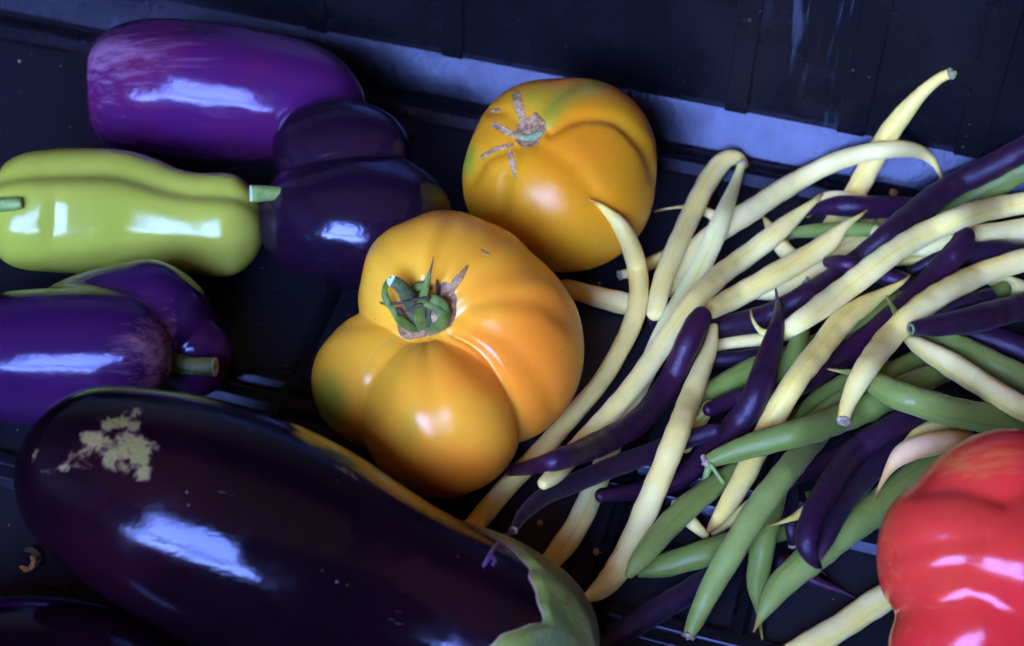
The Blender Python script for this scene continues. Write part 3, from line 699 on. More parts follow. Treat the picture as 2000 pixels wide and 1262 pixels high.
# red pepper
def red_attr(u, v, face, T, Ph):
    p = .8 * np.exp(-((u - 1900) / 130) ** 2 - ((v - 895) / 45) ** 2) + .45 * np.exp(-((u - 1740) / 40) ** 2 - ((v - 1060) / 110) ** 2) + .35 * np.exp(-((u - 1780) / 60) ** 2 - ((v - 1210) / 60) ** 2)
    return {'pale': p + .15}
def red_mod(r, T, Ph, D): return valleys(r, D, (1950, 1120), [([(1740, 1080), (1820, 1060), (1920, 1050)], 5, 22), ([(1738, 1200), (1800, 1160), (1880, 1140)], 8, 24), ([(1790, 960), (1870, 950), (1960, 975)], 6, 16)]) + 3.5 * np.sin(D[..., 1] * 6 + .5) * np.cos(D[..., 0] * 3)
pepR, pepR_b, _ = blob('bell_pepper', MT['pepR'], (1950, 1120, 0), [[(1912, 990, -10, 134), (1990, 970, 0, 140)], [(1866, 1085, 16, 168), (1940, 1090, 40, 160)], [(1884, 1280, 20, 158), (1960, 1240, 46, 170)], [(2040, 1120, 50, 180)]],
    (1, .1, .1), rest=.010, mod=red_mod, attrs=red_attr, n=(220, 320), k_in=.035, k_out=.10)
tag(pepR, 'shiny red lobed pepper in the lower right corner on the beans', 'bell pepper', 'bell peppers')

# eggplants
def egg_attr(u, v, a, th):
    bl = [([(205, 830, 4), (240, 822, 8), (262, 835, 4)], .85), ([(245, 822, 3), (268, 800, 2)], .7), ([(170, 858, 4), (215, 872, 15), (258, 872, 20), (276, 905, 9), (276, 930, 3)], 1.0), ([(215, 895, 10), (240, 912, 6)], .8),
          ([(120, 912, 2), (150, 908, 4), (170, 915, 1)], .72), ([(180, 880, 8), (145, 890, 2)], .7), ([(285, 880, 6), (300, 872, 2)], .7)]
    s = np.zeros_like(u)
    for pts, amp in bl: s = np.maximum(s, amp * np.exp(-np.maximum(dist_poly(u, v, pts), 0) / 12))
    s = np.maximum(s, .9 * np.exp(-np.maximum(dist_poly(u, v, [(62, 902, 2), (72, 880, 2)]), 0) / 3))
    s = np.maximum(s, .55 * np.exp(-np.maximum(dist_poly(u, v, [(658, 912, 2), (690, 928, 3), (700, 940, 1)]), 0) / 4))
    return {'scar': s * (np.cos(th) > -.1)}
axA = np.array((80 - 6, 860 + 15)); dA = np.array((.922, .386))
eggP = [(-12, 0), (-10, 30), (0, 72), (20, 112), (60, 152), (120, 180), (200, 204), (300, 224), (400, 234), (480, 236), (583, 227), (680, 208), (760, 194), (872, 183), (952, 176), (1044, 158), (1110, 122), (1150, 76), (1168, 30), (1172, 0)]
egg_axis = [tuple(axA + dA * s) for s in (0, 300, 600, 900, 1170)]
egg, egg_b, hE, (egV, ega, egt) = body('eggplant', MT['egg'], egg_axis, eggP, attrs=egg_attr, nseg=300, nprof=420, noise=.004, zt=[.036, .028, .014, 0, -.004])
tag(egg, 'big glossy eggplant with a pale branching scar and green calyx, across the lower left', 'eggplant', 'eggplants')
# calyx: a leathery shell over the stem end with pointed lobes
def caly_a(th):
    ks = [(-180, 850), (-140, 1050), (-97, 815), (-60, 985), (-23, 1056), (10, 960), (38, 850), (90, 1045), (135, 1000), (180, 850)]
    return np.interp(np.degrees(th), [k[0] for k in ks], [k[1] for k in ks])
def make_calyx():
    nv, ns = 60, len(egt); cen = egV.mean(1)
    V = np.zeros((nv, ns, 3)); Vi = np.zeros((nv, ns, 3)); edge = np.zeros((nv, ns)); dk = np.zeros((nv, ns))
    for j, th in enumerate(egt):
        a0 = caly_a(th) + 5 * math.sin(th * 9) + 3 * math.sin(th * 23); aa = a0 + (1171 - a0) * np.linspace(0, 1, nv) ** 1.1
        for k in range(3):
            V[:, j, k] = np.interp(aa, ega, egV[:, j, k])
        cc = np.array([np.interp(aa, ega, cen[:, k]) for k in range(3)]).T
        d = V[:, j] - cc; d /= np.linalg.norm(d, axis=1)[:, None] + 1e-9
        s = np.linspace(0, 1, nv); thick = (3 + 9 * sstep(s, 0, .25) + 2.5 * np.sin(th * 11) * sstep(s, .1, .4)) * .6 / FP
        Vi[:, j] = V[:, j] + d * .00005
        V[:, j] = V[:, j] + d * thick[:, None]
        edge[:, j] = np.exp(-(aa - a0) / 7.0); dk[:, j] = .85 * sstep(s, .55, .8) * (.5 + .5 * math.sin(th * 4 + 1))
    # lip: start slightly under the skin edge
    lip = Vi[:1]
    W = np.concatenate([lip, V]); e = np.concatenate([edge[:1], edge]); q = np.concatenate([dk[:1], dk])
    return W.reshape(-1, 3), grid_faces(nv + 1, ns, True, False, False, True), e.ravel(), q.ravel()
cv, cf, ce, cd = make_calyx()
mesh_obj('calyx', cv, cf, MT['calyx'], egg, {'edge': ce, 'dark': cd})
ec = egV.mean(1); ed = ec[-1] - ec[-60]; ed /= np.linalg.norm(ed)
SPt = np.array([ec[-1] + ed * q + np.array((0, 0, -.25 * q * q / .03)) for q in np.linspace(-.004, .03, 16)])
sv, sf, _ = tube(SPt, np.interp(np.linspace(0, 1, 16), [0, .25, 1], [.0105, .0062, .0068]), 20, 1.0)
mesh_obj('stem', sv, sf, MT['stalkO'], egg, {'tip': np.zeros(len(sv))})
egg2, _, _, _ = body('eggplant', MT['egg'], [(-260, 1330), (-60, 1338), (120, 1350), (300, 1378), (400, 1400)],
    [(0, 0), (4, 60), (50, 130), (180, 165), (330, 180), (450, 172), (560, 140), (630, 90), (660, 40), (668, 0)], attrs=lambda u, v, a, th: {'scar': np.zeros_like(u)}, bvh=False)
tag(egg2, 'dark eggplant cut off by the lower left corner of the picture', 'eggplant', 'eggplants')

# ------------------------------------------------------------------ beans
# (colour, seam -1..1 or None, start end, end end, over, 'u,v,halfwidth ...', label, extra)
B = []
def bean(c, seam, e0, e1, pts, label, over=(), zmin=None, stalk=None, stalkmat='stalkG', capmat='cap'):
    B.append(dict(c=c, seam=seam, e0=e0, e1=e1, pts=[tuple(map(float, p.split(','))) for p in pts.split()], label=label, over=over, zmin=zmin, stalk=stalk, sm=stalkmat, cm=capmat))
# bottom layer first
bean('Y', .5, 'round', 'round', "1105,562,20 1160,578,24 1225,594,25 1290,606,22", 'yellow bean lying low behind the stemmed tomato, crossed by the hook-tipped bean')
bean('Y', None, 'cap', 'round', "1212,537,9 1240,530,13 1275,512,16 1305,498,14", 'short yellow bean with dried stem scar right under the amber tomato')
bean('Y', None, 'tip', 'round', "1279,413,2.4 1300,408,2.6 1330,404,3 1362,408,9 1400,425,14 1430,440,15", 'mostly hidden yellow bean showing only a thin white tail right of the amber tomato')
bean('P', None, 'tip', 'round', "1262,618,2 1272,630,5 1290,652,11 1320,690,15 1350,740,15", 'hidden purple bean showing only its tip between two pale yellow beans')
bean('Y', .1, 'cap', 'round', "1856,144,11 1836,152,12 1800,182,16 1765,222,22 1735,262,25 1706,310,26 1680,360,25 1650,405,24 1620,450,22", 'brightly lit yellow bean leaning up against the back wall', zmin=(.05, .03, .008, 0), stalk=["1856,144,5,6 1866,142,4,10 1862,152,3,12"])
bean('Y', None, 'round', 'round', "1578,418,8 1592,398,13 1620,386,15 1660,388,16 1710,398,14", 'yellow bean end arching just above the purple bean with a hooked tip')
bean('Y', None, 'tip', 'round', "1489,422,2 1498,434,6 1512,462,17 1535,492,19 1570,520,18", 'half hidden yellow bean with a small orange tip between two fat yellow beans')
bean('Y', None, 'round', 'round', "1480,572,16 1520,568,22 1565,553,23 1600,528,22 1650,492,22 1705,470,22 1740,462,18", 'shaded yellow bean under the pile behind the green bean with a cut stem')
bean('Y', None, 'round', 'round', "1640,470,10 1690,440,17 1750,430,18", 'yellow bean glimpsed under the long dark purple bean at the back')
bean('Y', None, 'round', 'round', "1725,512,9 1780,508,12 1840,500,14 1900,485,14", 'thin yellow bean edge showing under the long right-hand yellow bean')
bean('W', .2, 'round', 'round', "1925,540,14 1960,552,20 2010,572,22 2050,585,22", 'yellow bean at the right edge under the big pale bean')
bean('G', None, 'round', 'round', "1860,605,14 1910,588,18 1960,565,18", 'dark shaded green bean deep under the right-hand yellow beans')
bean('D', None, 'round', 'round', "1820,615,14 1870,598,20 1930,580,20", 'dark purple bean deep in the gap above the cut purple bean')
bean('G', .3, 'round', 'round', "1845,415,20 1900,383,28 1950,355,30 2030,312,30", 'green bean at the right edge behind the long dark purple bean')
bean('Y', .1, 'round', 'round', "1395,676,13 1440,668,15 1495,662,15 1560,650,13", 'pale yellow bean crossing between two purple beans behind the purple spike')
bean('D', None, 'round', 'round', "1375,702,15 1430,701,18 1500,692,18 1570,676,15", 'dark purple bean lying level under the purple spike bean')
bean('L', -.4, 'round', 'round', "1372,775,20 1420,748,27 1480,718,27 1560,690,25 1640,650,24 1705,616,24 1765,580,20", 'light green bean running from the long yellow bean up under the pile')
bean('G', None, 'round', 'round', "1530,850,20 1590,790,24 1650,750,24 1725,716,20", 'dark green bean in the middle below the wrinkled purple bean')
bean('L', .2, 'round', 'round', "1570,830,14 1622,792,19 1680,758,19 1730,735,14", 'grey green bean just above the broad dark green bean')
bean('Y', None, 'round', 'round', "1340,875,13 1365,828,16 1385,792,14", 'short shaded yellow bean in the dark gap left of the purple spike bean')
bean('G', None, 'cap', 'round', "1577,556,10 1575,585,14 1568,635,18 1553,690,23 1530,745,24 1498,800,22", 'upright green bean with cut stem end behind the long arching yellow bean', stalk=["1577,556,6,4 1578,548,5,10 1576,541,3,14"])
bean('P', None, 'tip', 'round', "1673,1170,1.5 1650,1158,4 1625,1148,8 1595,1136,13 1560,1118,19 1530,1100,20", 'purple bean tail poking out from under the big light green bean')
bean('D', None, 'round', 'round', "1120,1300,18 1170,1268,25 1215,1236,27 1270,1200,29 1340,1160,29 1405,1118,25", 'dark purple bean on the crate floor at the bottom centre')
bean('G', .6, 'round', 'round', "1252,1120,9 1272,1113,20 1302,1103,28 1357,1087,31 1415,1068,30 1480,1050,25 1540,1038,18", 'green bean lying level at the bottom, crossed by a longer green bean')
bean('Y', None, 'round', 'round', "1322,985,14 1350,1020,16 1376,1044,10", 'yellow bean tip peeping between two green beans at lower middle')
bean('Y', None, 'round', 'round', "1394,1040,7 1425,1018,14 1470,985,16", 'yellow bean edge under the S-shaped yellow bean near its tip')
bean('D', .2, 'round', 'cap', "1545,940,18 1543,990,18 1545,1035,14 1548,1064,8", 'short shiny dark bean standing behind the yellow tail')
bean('W', -.7, 'round', 'round', "1790,860,18 1728,900,24 1683,942,25 1645,995,23 1625,1040,18", 'greyish pale bean with a yellow edge behind the fat purple bean')
bean('G', .1, 'round', 'tip', "1528,925,20 1513,975,25 1499,1025,28 1488,1075,28 1480,1125,26 1477,1158,18 1481,1185,8 1484,1210,4 1487,1235,3 1492,1262,2.5", 'green bean hanging straight down with a long thin tail at the bottom')
bean('G', None, 'cut', 'round', "1578,965,10 1598,985,13 1620,1010,15", 'green bean stub with a cut end behind the fat purple bean')
bean('Y', None, 'tip', 'round', "1498,1027,1.6 1520,1022,3 1545,1013,6 1566,1002,11 1592,985,15 1625,965,16", 'yellow bean tail pointing left behind the fat purple bean')
bean('Y', .3, 'round', 'round', "1490,1310,24 1540,1282,28 1590,1254,30 1644,1223,31 1701,1184,32 1765,1145,30", 'yellow bean on the crate floor running under the red pepper')
bean('L', -.55, 'tip', 'round', "1472,1234,1.6 1482,1214,6 1498,1185,20 1528,1140,32 1572,1101,36 1618,1063,37 1664,1027,38 1730,978,38 1790,932,36 1850,888,30", 'fattest light green bean, pointed tip at the bottom, running up to the red pepper')
bean('D', None, 'round', 'round', "1860,768,12 1840,765,16 1800,778,18 1750,800,18", 'dark bean glimpsed above the big light green bean at right')
bean('Y', None, 'tip', 'round', "1840,352,2 1832,332,4 1822,316,8 1800,298,15 1760,291,20 1700,297,21 1640,313,22 1580,341,23 1520,376,25 1465,413,26 1421,440,27 1370,478,25 1335,515,23 1305,565,20", 'yellow bean arching in front of the back wall with a drooping tail')
bean('Y', .15, 'round', 'round', "1452,320,12 1440,308,17 1416,312,22 1385,350,24 1352,415,24 1322,480,24 1295,545,23 1280,610,21", 'bright-seamed yellow bean bent over at the top beside the capped pale bean')
bean('W', .0, 'cap', 'round', "1449,322,9 1443,340,10 1430,375,15 1410,425,22 1388,480,24 1360,540,26 1330,592,25 1298,648,24 1257,735,23 1222,811,23 1190,880,24 1160,955,27 1125,1030,28 1085,1085,26 1068,1100,20", 'long pale greenish yellow bean with a straight seam and a capped top end')
bean('Y', None, 'tip', 'round', "1152,390,2 1168,398,4 1185,413,9 1203,430,17 1222,458,21 1240,505,23 1248,560,23 1240,618,23 1213,680,22 1172,748,21 1125,803,22 1057,880,23 991,950,24 930,1022,24 905,1050,22", 'long yellow bean whose thin hooked tip touches the amber tomato', over=('tomB',))
bean('P', -.1, 'tip', 'round', "1559,449,1.8 1561,432,3 1570,419,6 1590,410,10 1612,405,18 1645,402,24 1700,404,26 1760,406,26 1810,408,24", 'purple bean with a black hooked tail and fine groove, below the arching yellow bean')
bean('L', None, 'cap', 'round', "1549,455,11 1575,452,15 1620,450,18 1670,447,18 1720,450,16", 'short light green bean with stem scar under the purple hooked bean', stalk=["1549,455,5,4 1540,466,4,8 1536,484,4,8"])
bean('Y', None, 'tip', 'round', "1712,428,2 1704,438,6 1709,452,14 1728,465,20 1770,476,24 1830,478,27 1880,468,28 1940,460,29 2030,446,29", 'yellow bean with a curled beak tip under the long right-hand yellow bean')
bean('D', None, 'cut', 'round', "1776,532,11 1800,520,14 1835,505,17 1885,495,24 1940,492,27 2030,502,28", 'dark purple bean with a small cut end, passing under the wrinkled purple bean')
bean('D', -.2, 'round', 'round', "2040,272,30 1980,303,30 1920,335,29 1857,365,29 1790,412,29 1730,463,27 1670,512,25 1605,557,25 1545,593,26 1490,620,27 1440,633,27 1398,638,25", 'longest dark purple bean, coming down from the right edge above the green one')
bean('P', None, 'round', 'round', "1617,512,13 1640,513,18 1680,522,21 1735,541,22 1790,560,20", 'violet bean stub with blunt left end under the long arching yellow bean')
bean('Y', .15, 'tip', 'round', "1693,411,2 1680,421,4 1662,433,7 1645,446,13 1622,470,23 1590,493,26 1540,522,27 1480,556,27 1430,584,26 1392,604,22", 'plump yellow bean with a thin greenish tip, fourth pointed tip along the back')
bean('P', .2, 'round', 'round', "1884,462,24 1878,478,28 1857,505,29 1814,552,29 1771,596,29 1721,638,28 1665,682,27 1612,718,28 1560,752,26 1500,770,22 1440,778,21 1385,800,16", 'wrinkled purple bean with a shiny side, running under the big pale right-hand bean')
bean('P', None, 'round', 'round', "1850,650,20 1910,655,28 1965,672,31 2040,705,30", 'violet bean at the right edge under the dark cut bean')
bean('G', None, 'round', 'round', "1700,760,18 1750,722,21 1800,700,22 1850,695,18", 'dark green bean tucked behind the yellow green bean at right')
bean('L', .1, 'round', 'round', "1790,662,14 1825,664,22 1880,680,28 1944,713,30 2030,757,30", 'light green ridged bean at the right edge above the yellow green bean')
bean('Y', .1, 'tip', 'tip', "1466,607,2 1469,622,3 1477,637,4 1490,650,7 1508,652,13 1540,642,22 1607,597,28 1678,544,29 1750,489,28 1821,449,27 1892,420,27 1945,406,26 2030,392,25", 'long yellow bean arching across the right, ridged along its upper edge')
bean('P', .65, 'tip', 'round', "1515,563,1.8 1518,585,4 1521,605,9 1517,640,19 1503,690,27 1487,745,31 1457,808,32 1395,872,30 1346,919,27 1300,947,23 1240,960,20 1175,968,17", 'violet bean with an upright spike tip, twisting down to the lower left')
bean('D', .3, 'cap', 'round', "1003,1035,8 1010,1022,11 1024,1003,16 1065,968,21 1120,944,23 1193,914,24 1266,887,24 1330,862,22 1395,842,18", 'dusky purple bean with a thin purple stalk reaching over the eggplant', zmin=(.034, .022, .012, .006, 0), stalk=["1003,1035,5,4 985,1050,5,10 965,1072,5,14 953,1092,5,10 944,1106,3,6", "958,1080,4,14 966,1094,3.5,12 962,1104,3,8"], stalkmat='stalkP', over=('egg',))
bean('Y', .2, 'tip', 'round', "1606,379,1.8 1594,391,5 1575,406,10 1548,428,18 1508,462,25 1455,502,25 1400,543,26 1355,590,26 1320,638,26 1283,690,25 1243,745,24 1193,805,24 1135,868,24 1085,925,22 1062,944,15", 'long yellow bean with a bold seam, pointed tip high in the middle of the back', )
bean('P', None, 'cut', 'round', "998,919,13 1030,914,17 1085,900,24 1140,880,28 1193,856,30 1250,820,29 1300,760,29 1332,695,29 1358,640,29 1370,618,24", 'shiny violet bean with a flat cut end touching the stemmed tomato', over=('tomF',))
bean('Y', None, 'round', 'tip', "1394,640,10 1388,675,17 1365,735,24 1338,805,27 1310,880,29 1277,960,29 1247,1030,29 1217,1095,30 1185,1140,27 1158,1162,17 1140,1170,8 1122,1177,4.5 1102,1184,2.5", 'thick straight yellow bean whose brown tail touches the eggplant calyx', over=('egg',))
bean('L', .05, 'round', 'round', "1440,915,18 1395,948,26 1332,1000,29 1285,1050,28 1245,1100,21 1230,1120,11", 'green bean with a dark centre groove right of the thick straight yellow bean')
bean('Y', .25, 'tip', 'tip', "1775,540,2 1766,549,4 1748,560,7 1722,575,13 1690,595,22 1643,630,28 1604,680,28 1560,735,28 1520,800,28 1488,860,27 1458,922,26 1432,968,24 1402,1014,16 1384,1036,5", 'S-shaped yellow bean crossing the middle of the pile with both ends pointed')
bean('P', None, 'cap', 'round', "1533,946,11 1555,935,13 1600,910,20 1650,882,23 1700,852,24 1760,820,22", 'purple bean with a round woody stem scar facing the viewer')
bean('D', None, 'round', 'tip', "1800,835,22 1748,878,25 1700,922,26 1660,965,26 1632,1010,24 1612,1055,20 1600,1085,10", 'dark bean pressed against the right side of the fat purple bean')
bean('L', None, 'round', 'cap', "1600,850,24 1560,893,29 1515,948,31 1475,1003,32 1440,1060,31 1410,1110,29 1383,1160,26 1357,1215,20 1346,1240,14", 'long green bean slanting down to a stem scar at the bottom edge')
bean('P', .3, 'round', 'tip', "1800,805,22 1753,828,28 1690,868,29 1650,905,29 1615,957,29 1585,1015,29 1576,1060,28 1586,1092,16 1600,1108,6 1613,1124,1.8", 'fat purple bean curving down to a sharp tip over the fattest green bean')
bean('Y', None, 'round', 'round', "1772,866,9 1795,846,16 1845,830,18 1895,830,16", 'pale yellow bean between the pale peach bean and the big light green one')
bean('G', .6, 'cap', 'round', "1382,902,16 1405,892,21 1440,880,26 1490,864,30 1585,838,33 1690,797,34 1770,757,31 1845,725,26", 'broad dark green bean crossing the centre with a torn stem end', stalk=["1386,908,8,6 1380,925,7,4 1374,942,5,2", "1386,905,5,10 1400,925,4.5,16 1414,945,5,16"])
bean('O', .75, 'tip', 'round', "1706,977,1.8 1716,955,3.5 1728,932,6 1740,912,13 1762,888,24 1795,873,28 1845,863,26 1890,858,20", 'pale peach bean beside the red pepper, its orange reflection coloured into the lower edge, thin tail')
bean('L', .45, 'tip', 'round', "1617,721,1.8 1640,725,4 1665,729,8 1688,737,15 1715,752,28 1753,772,33 1849,801,34 1944,820,34 2040,836,32", 'big light green bean with a leaf-like tip, along the top of the red pepper')
bean('G', None, 'tip', 'round', "1731,578,1.6 1737,588,3.5 1746,604,6 1760,628,10 1785,655,14", 'hidden green bean showing only a small curled green tip above the big pale bean')
bean('Y', .55, 'round', 'round', "1776,664,12 1795,676,21 1850,708,28 1912,747,29 1960,777,28 2030,815,27", 'yellow green bean at the right edge below the dark cut bean')
bean('Y', -.6, 'cap', 'round', "1648,820,14 1652,800,17 1664,770,22 1681,737,26 1712,690,29 1750,645,29 1790,608,29 1835,576,29 1892,546,28 1945,524,27 2030,500,26", 'big pale yellow bean with a purplish blunt end, foremost at the right')
bean('D', None, 'cut', 'round', "1778,643,16 1800,640,20 1840,635,26 1892,626,31 1950,611,32 2040,588,32", 'dark purple bean with an open green cut end, on top at the right edge')

# ---- solve the pile: every bean is laid on those already there
CHN = -wn * .0122 + np.array((0, 0, .0105)); CHN /= np.linalg.norm(CHN)
wp = cr(0, .0145, .03)                      # a point of the wall face
def t_wall(u, v, r):
    d = ray(u, v); n = -wn; n = n / np.linalg.norm(n)
    out = np.full(np.shape(u), 9.0)
    for nn, p in ((n, cr(0, .0155, .03)), (CHN, cr(0, .001, .0045))):
        den = d @ nn; num = (p - CAM) @ nn + r
        out = np.minimum(out, np.where(den < -1e-6, num / den, 9))
    return out
allP = np.zeros((0, 3)); allR = np.zeros(0)
catn = {'Y': 'yellow_bean', 'W': 'yellow_bean', 'O': 'yellow_bean', 'G': 'green_bean', 'L': 'green_bean', 'P': 'purple_bean', 'D': 'purple_bean'}
for bi, b in enumerate(B):
    c = catmull(b['pts'], step=3.0)
    sL = np.concatenate([[0], np.cumsum(np.linalg.norm(np.diff(c[:, :2], axis=0), axis=1))]); q_ = np.linspace(0, sL[-1], max(6, int(sL[-1] / 5)))
    c = np.array([smooth1(np.interp(q_, sL, c[:, k]), 3 if k < 2 else 6) for k in range(3)]).T
    u, v, hw = c[:, 0], c[:, 1], np.maximum(c[:, 2] * (1 - .15 * sstep(c[:, 2], 6, 14)), 1.0)
    zm = np.zeros(len(u))
    if b['zmin']: zm = np.interp(np.linspace(0, 1, len(u)), np.linspace(0, 1, len(b['zmin'])), b['zmin'])
    t = t_plane(u, v, .0005 + zm + hw * .6 / FP)
    t = np.minimum(t, t_wall(u, v, hw * .6 / FP))
    D = ray(u, v); Dn = np.linalg.norm(D, axis=1); Du = D / Dn[:, None]
    for i in range(len(u)):
        r = hw[i] * .58 / FP
        if len(allP):
            w = allP - CAM; tc = w @ Du[i]; d2 = (w * w).sum(1) - tc * tc; rr = (allR * .92 + r)
            m = d2 < rr * rr
            if m.any():
                ent = (tc[m] - np.sqrt(rr[m] ** 2 - d2[m])).min() / Dn[i]; t[i] = min(t[i], ent)
        for nm in b['over']:
            bv = {'tomB': tomB_b, 'tomF': tomF_b, 'egg': egg_b}[nm]
            hh = hit_t(bv, u[i], v[i])
            if hh is not None: t[i] = min(t[i], hh - r * 1.15 - (.0028 if nm == 'egg' else 0))
    tt = t.copy()
    for _ in range(90):
        p = np.concatenate([[2 * tt[0] - tt[1]], tt, [2 * tt[-1] - tt[-2]]]); tt = np.minimum(t, .25 * p[:-2] + .5 * p[1:-1] + .25 * p[2:])
    tt = smooth1(tt, 45); sh = (tt - t).max(); tt = tt - max(0, min(sh, .0012))
    P = at_t(u, v, tt); rw = hw * tt / FP
    allP = np.vstack([allP, P]); allR = np.concatenate([allR, rw])
    # ends
    def hemi(P, rw, front):
        p, q = (P[0], P[1]) if front else (P[-1], P[-2]); r = rw[0] if front else rw[-1]
        d = (p - q) / np.linalg.norm(p - q); an = np.linspace(.25, 1.5, 6)
        X = [p + d * r * math.sin(a_) * 1.0 for a_ in an]; Rr = [r * math.cos(a_) for a_ in an]
        if front: return np.vstack([X[::-1], P]), np.concatenate([Rr[::-1], rw])
        return np.vstack([P, X]), np.concatenate([rw, Rr])
    P0, r0, P1, r1 = P[0], rw[0], P[-1], rw[-1]; d0 = P[0] - P[2]; d1 = P[-1] - P[-3]
    PP, RR_ = P, rw
    if b['e0'] == 'round' or b['e0'] == 'tip': PP, RR_ = hemi(PP, RR_, True)
    if b['e1'] == 'round' or b['e1'] == 'tip': PP, RR_ = hemi(PP, RR_, False)
    ns = 28; s = np.concatenate([[0], np.cumsum(np.linalg.norm(np.diff(PP, axis=0), axis=1))])
    th = np.linspace(0, 2 * np.pi, ns, endpoint=False)
    rs = np.random.RandomState(bi + 3); ts0 = rs.uniform(0, 6.28); ph = rs.uniform(0, 6.28); per = rs.uniform(.0085, .0115)
    fat = sstep(RR_, .0025, .0042)
    bump_ = 1 + fat[:, None] * (.032 * np.sin(2 * np.pi * s / per + ph + 1.4 * np.sin(s * 90 + ph))[:, None] * (.6 + .4 * np.cos(th - ts0)[None]) + .02 * np.sin(s[:, None] * 260 + 2 * th[None] + ph))
    if b['seam'] is not None: ts_ = math.asin(max(-.98, min(.98, b['seam'])))
    else: ts_ = math.pi * (.95 if rs.rand() > .5 else -.95)
    wav = ts_ + .10 * np.sin(s * 70 + ph)
    dth = (th[None] - wav[:, None] + np.pi) % (2 * np.pi) - np.pi
    seam = np.exp(-(dth / .16) ** 2) * fat[:, None]
    bump_ = bump_ * (1 + .035 * np.exp(-(dth / .35) ** 2) * fat[:, None] - .03 * np.exp(-(dth / .10) ** 2) * fat[:, None])
    T, N, S = frames(PP)
    V = PP[:, None] + (RR_[:, None] * bump_)[..., None] * (.88 * np.cos(th)[None, :, None] * N[:, None] + np.sin(th)[None, :, None] * S[:, None])
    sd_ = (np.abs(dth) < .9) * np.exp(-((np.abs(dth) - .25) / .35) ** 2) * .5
    tipv = np.zeros(len(PP))
    if b['e0'] == 'tip': tipv = np.maximum(tipv, 1 - sstep(s, .0015, .006))
    if b['e1'] == 'tip': tipv = np.maximum(tipv, 1 - sstep(s[-1] - s, .0015, .006))
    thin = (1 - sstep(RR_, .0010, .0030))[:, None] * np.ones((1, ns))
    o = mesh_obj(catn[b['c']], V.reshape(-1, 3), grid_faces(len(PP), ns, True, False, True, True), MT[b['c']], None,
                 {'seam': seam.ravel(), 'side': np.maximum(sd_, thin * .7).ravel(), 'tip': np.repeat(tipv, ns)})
    cn = {'Y': 'yellow', 'W': 'yellow', 'O': 'yellow', 'G': 'green', 'L': 'green', 'P': 'purple', 'D': 'purple'}[b['c']]
    tag(o, b['label'], cn + ' bean', cn + ' beans in the pile')
    for e, Pe, de, re in ((b['e0'], P0, d0, r0), (b['e1'], P1, d1, r1)):
        de = de / np.linalg.norm(de)
        if e == 'cut': disc('cut_end', Pe, de, re * .93, MT['cutG'], o, 18, proud=.0001, dish=.12)
        if e == 'cap':
            prof_ = [(-.25, .92), (0., 1.16), (.35, 1.2), (.62, 1.05), (.7, .75), (.55, .45), (.75, .22), (.95, .2)]
            Pc = np.array([Pe + de * re * a_ for a_, _ in prof_]); Rc = np.array([re * q for _, q in prof_])
            T0 = de; e_ = np.cross(T0, (0, 0, 1.)); e_ /= np.linalg.norm(e_); f_ = np.cross(T0, e_)
            an = np.linspace(0, 2 * np.pi, 16, endpoint=False); wob = 1 + .09 * np.sin(an * 5 + bi)
            Vc = Pc[:, None] + (Rc[:, None] * wob)[..., None] * (np.cos(an)[None, :, None] * e_ + np.sin(an)[None, :, None] * f_)
            mesh_obj('stem_cap', Vc.reshape(-1, 3), grid_faces(len(Pc), 16, True, False, True, True), MT[b['cm']], o, {'tip': [0.] * (16 * len(Pc))})
    if b['stalk']:
        tbase = float((P0 - CAM) @ FW)
        for k, st in enumerate(b['stalk']):
            pts = [tuple(map(float, p.split(','))) for p in st.split()]
            stalk_line('stalk', pts, tbase, b['sm'], o, None, 10, over=egg_b if 'egg' in b['over'] else None)
    b['z'] = (P[:, 2].min(), P[:, 2].max())
print('pile top', max(b['z'][1] for b in B), [(i, round(b['z'][1], 3)) for i, b in enumerate(B) if b['z'][1] > .06])

# ------------------------------------------------------------------ crumbs
def crumb(name, u, v, s, mat, label, cat, seed):
    r_ = np.random.RandomState(seed); n, m2 = 7, 10; V = []
    c = at_z(u, v, s * .5); ax = r_.uniform(.6, 1.2, 3)
    for i in range(n):
        a_ = math.pi * (i + .02) / (n - .96)
        for j in range(m2):
            b_ = 2 * math.pi * j / m2; q = s * .5 * r_.uniform(.85, 1.12)
            V.append(c + np.array((q * ax[0] * math.sin(a_) * math.cos(b_), q * ax[1] * math.sin(a_) * math.sin(b_), q * .9 * math.cos(a_))))
    o = mesh_obj(name, V, grid_faces(n, m2, True, True, True, True), MT[mat], None, {'tip': [0.] * len(V)})
    tag(o, label, cat); return o
crumb('seed', 1164, 1078, .0026, 'seed', 'left orange seed of a touching pair on the crate floor', 'seed', 1)
crumb('seed', 1178, 1082, .0026, 'seed', 'right orange seed of a touching pair on the crate floor', 'seed', 2)
crumb('crumb', 1055, 1022, .0024, 'cap', 'pale pink crumb between two beans near the eggplant', 'crumb', 3)
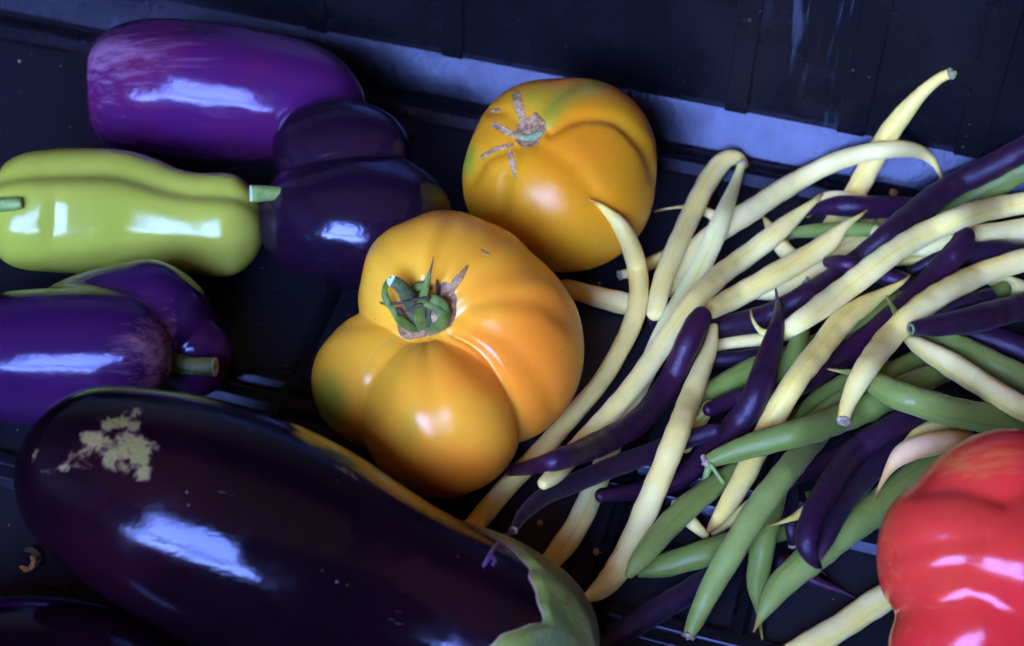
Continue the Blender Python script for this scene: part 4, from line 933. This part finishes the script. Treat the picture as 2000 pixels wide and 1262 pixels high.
crumb('crumb', 608, 795, .0026, 'seed', 'small brown crumb at the foot of the stemmed tomato', 'crumb', 4)
crumb('crumb', 1745, 376, .003, 'seed', 'brown crumb at the foot of the back wall', 'crumb', 8)
def leaf_bit(pts, mat, label, seed):
    c = catmull(pts, step=3); P = at_z(c[:, 0], c[:, 1], .0015 + .002 * np.abs(np.sin(np.linspace(0, 5, len(c)) + seed))); r = c[:, 2] * .62 / FP
    V, F, th = tube(P, r, 8, .35)
    V = V + rng.normal(size=V.shape) * .00018
    o = mesh_obj('dry_leaf', V, F, MT[mat], None, {'tip': np.zeros(len(V))}); tag(o, label, 'leaf scrap', 'dry scraps beside the eggplant')
leaf_bit([(48, 1075, 2), (62, 1074, 5), (76, 1090, 6), (70, 1106, 3)], 'dry', 'dark curled leaf scrap by the round end of the big eggplant', 0)
leaf_bit([(38, 1106, 2), (55, 1112, 5), (66, 1100, 5), (60, 1085, 2)], 'seed', 'rusty curled leaf scrap by the round end of the big eggplant', 1)
leaf_bit([(70, 1142, 2), (95, 1140, 3), (120, 1146, 3), (135, 1150, 1)], 'dry', 'thin straight dry scrap between the two eggplants', 2)
# grit nobody could count
r_ = np.random.RandomState(5); V = []; F = []
for k in range(900):
    x, y = r_.uniform(.02, LEN - .02), r_.uniform(-WID + .02, -.016); s = r_.uniform(.0001, .00045) * (1 + 1.2 * (r_.rand() > .97))
    p = cr(x, y, s * .6 + .0001); i0 = len(V)
    for d in ((1, 0, 0), (0, 1, 0), (-1, 0, 0), (0, -1, 0), (0, 0, 1), (0, 0, -1)): V.append(p + np.array(d) * s * r_.uniform(.6, 1.3))
    for a_, b_ in ((0, 1), (1, 2), (2, 3), (3, 0)): F += [(i0 + a_, i0 + b_, i0 + 4), (i0 + b_, i0 + a_, i0 + 5)]
g = mesh_obj('grit', V, F, MT['crumb'], None, {'tip': np.zeros(len(V))}, smooth=False); tag(g, 'fine pale soil grit scattered over the crate floor', 'grit', kind='stuff')
for o in list(bpy.data.objects):
    if 'org' in o: del o['org']
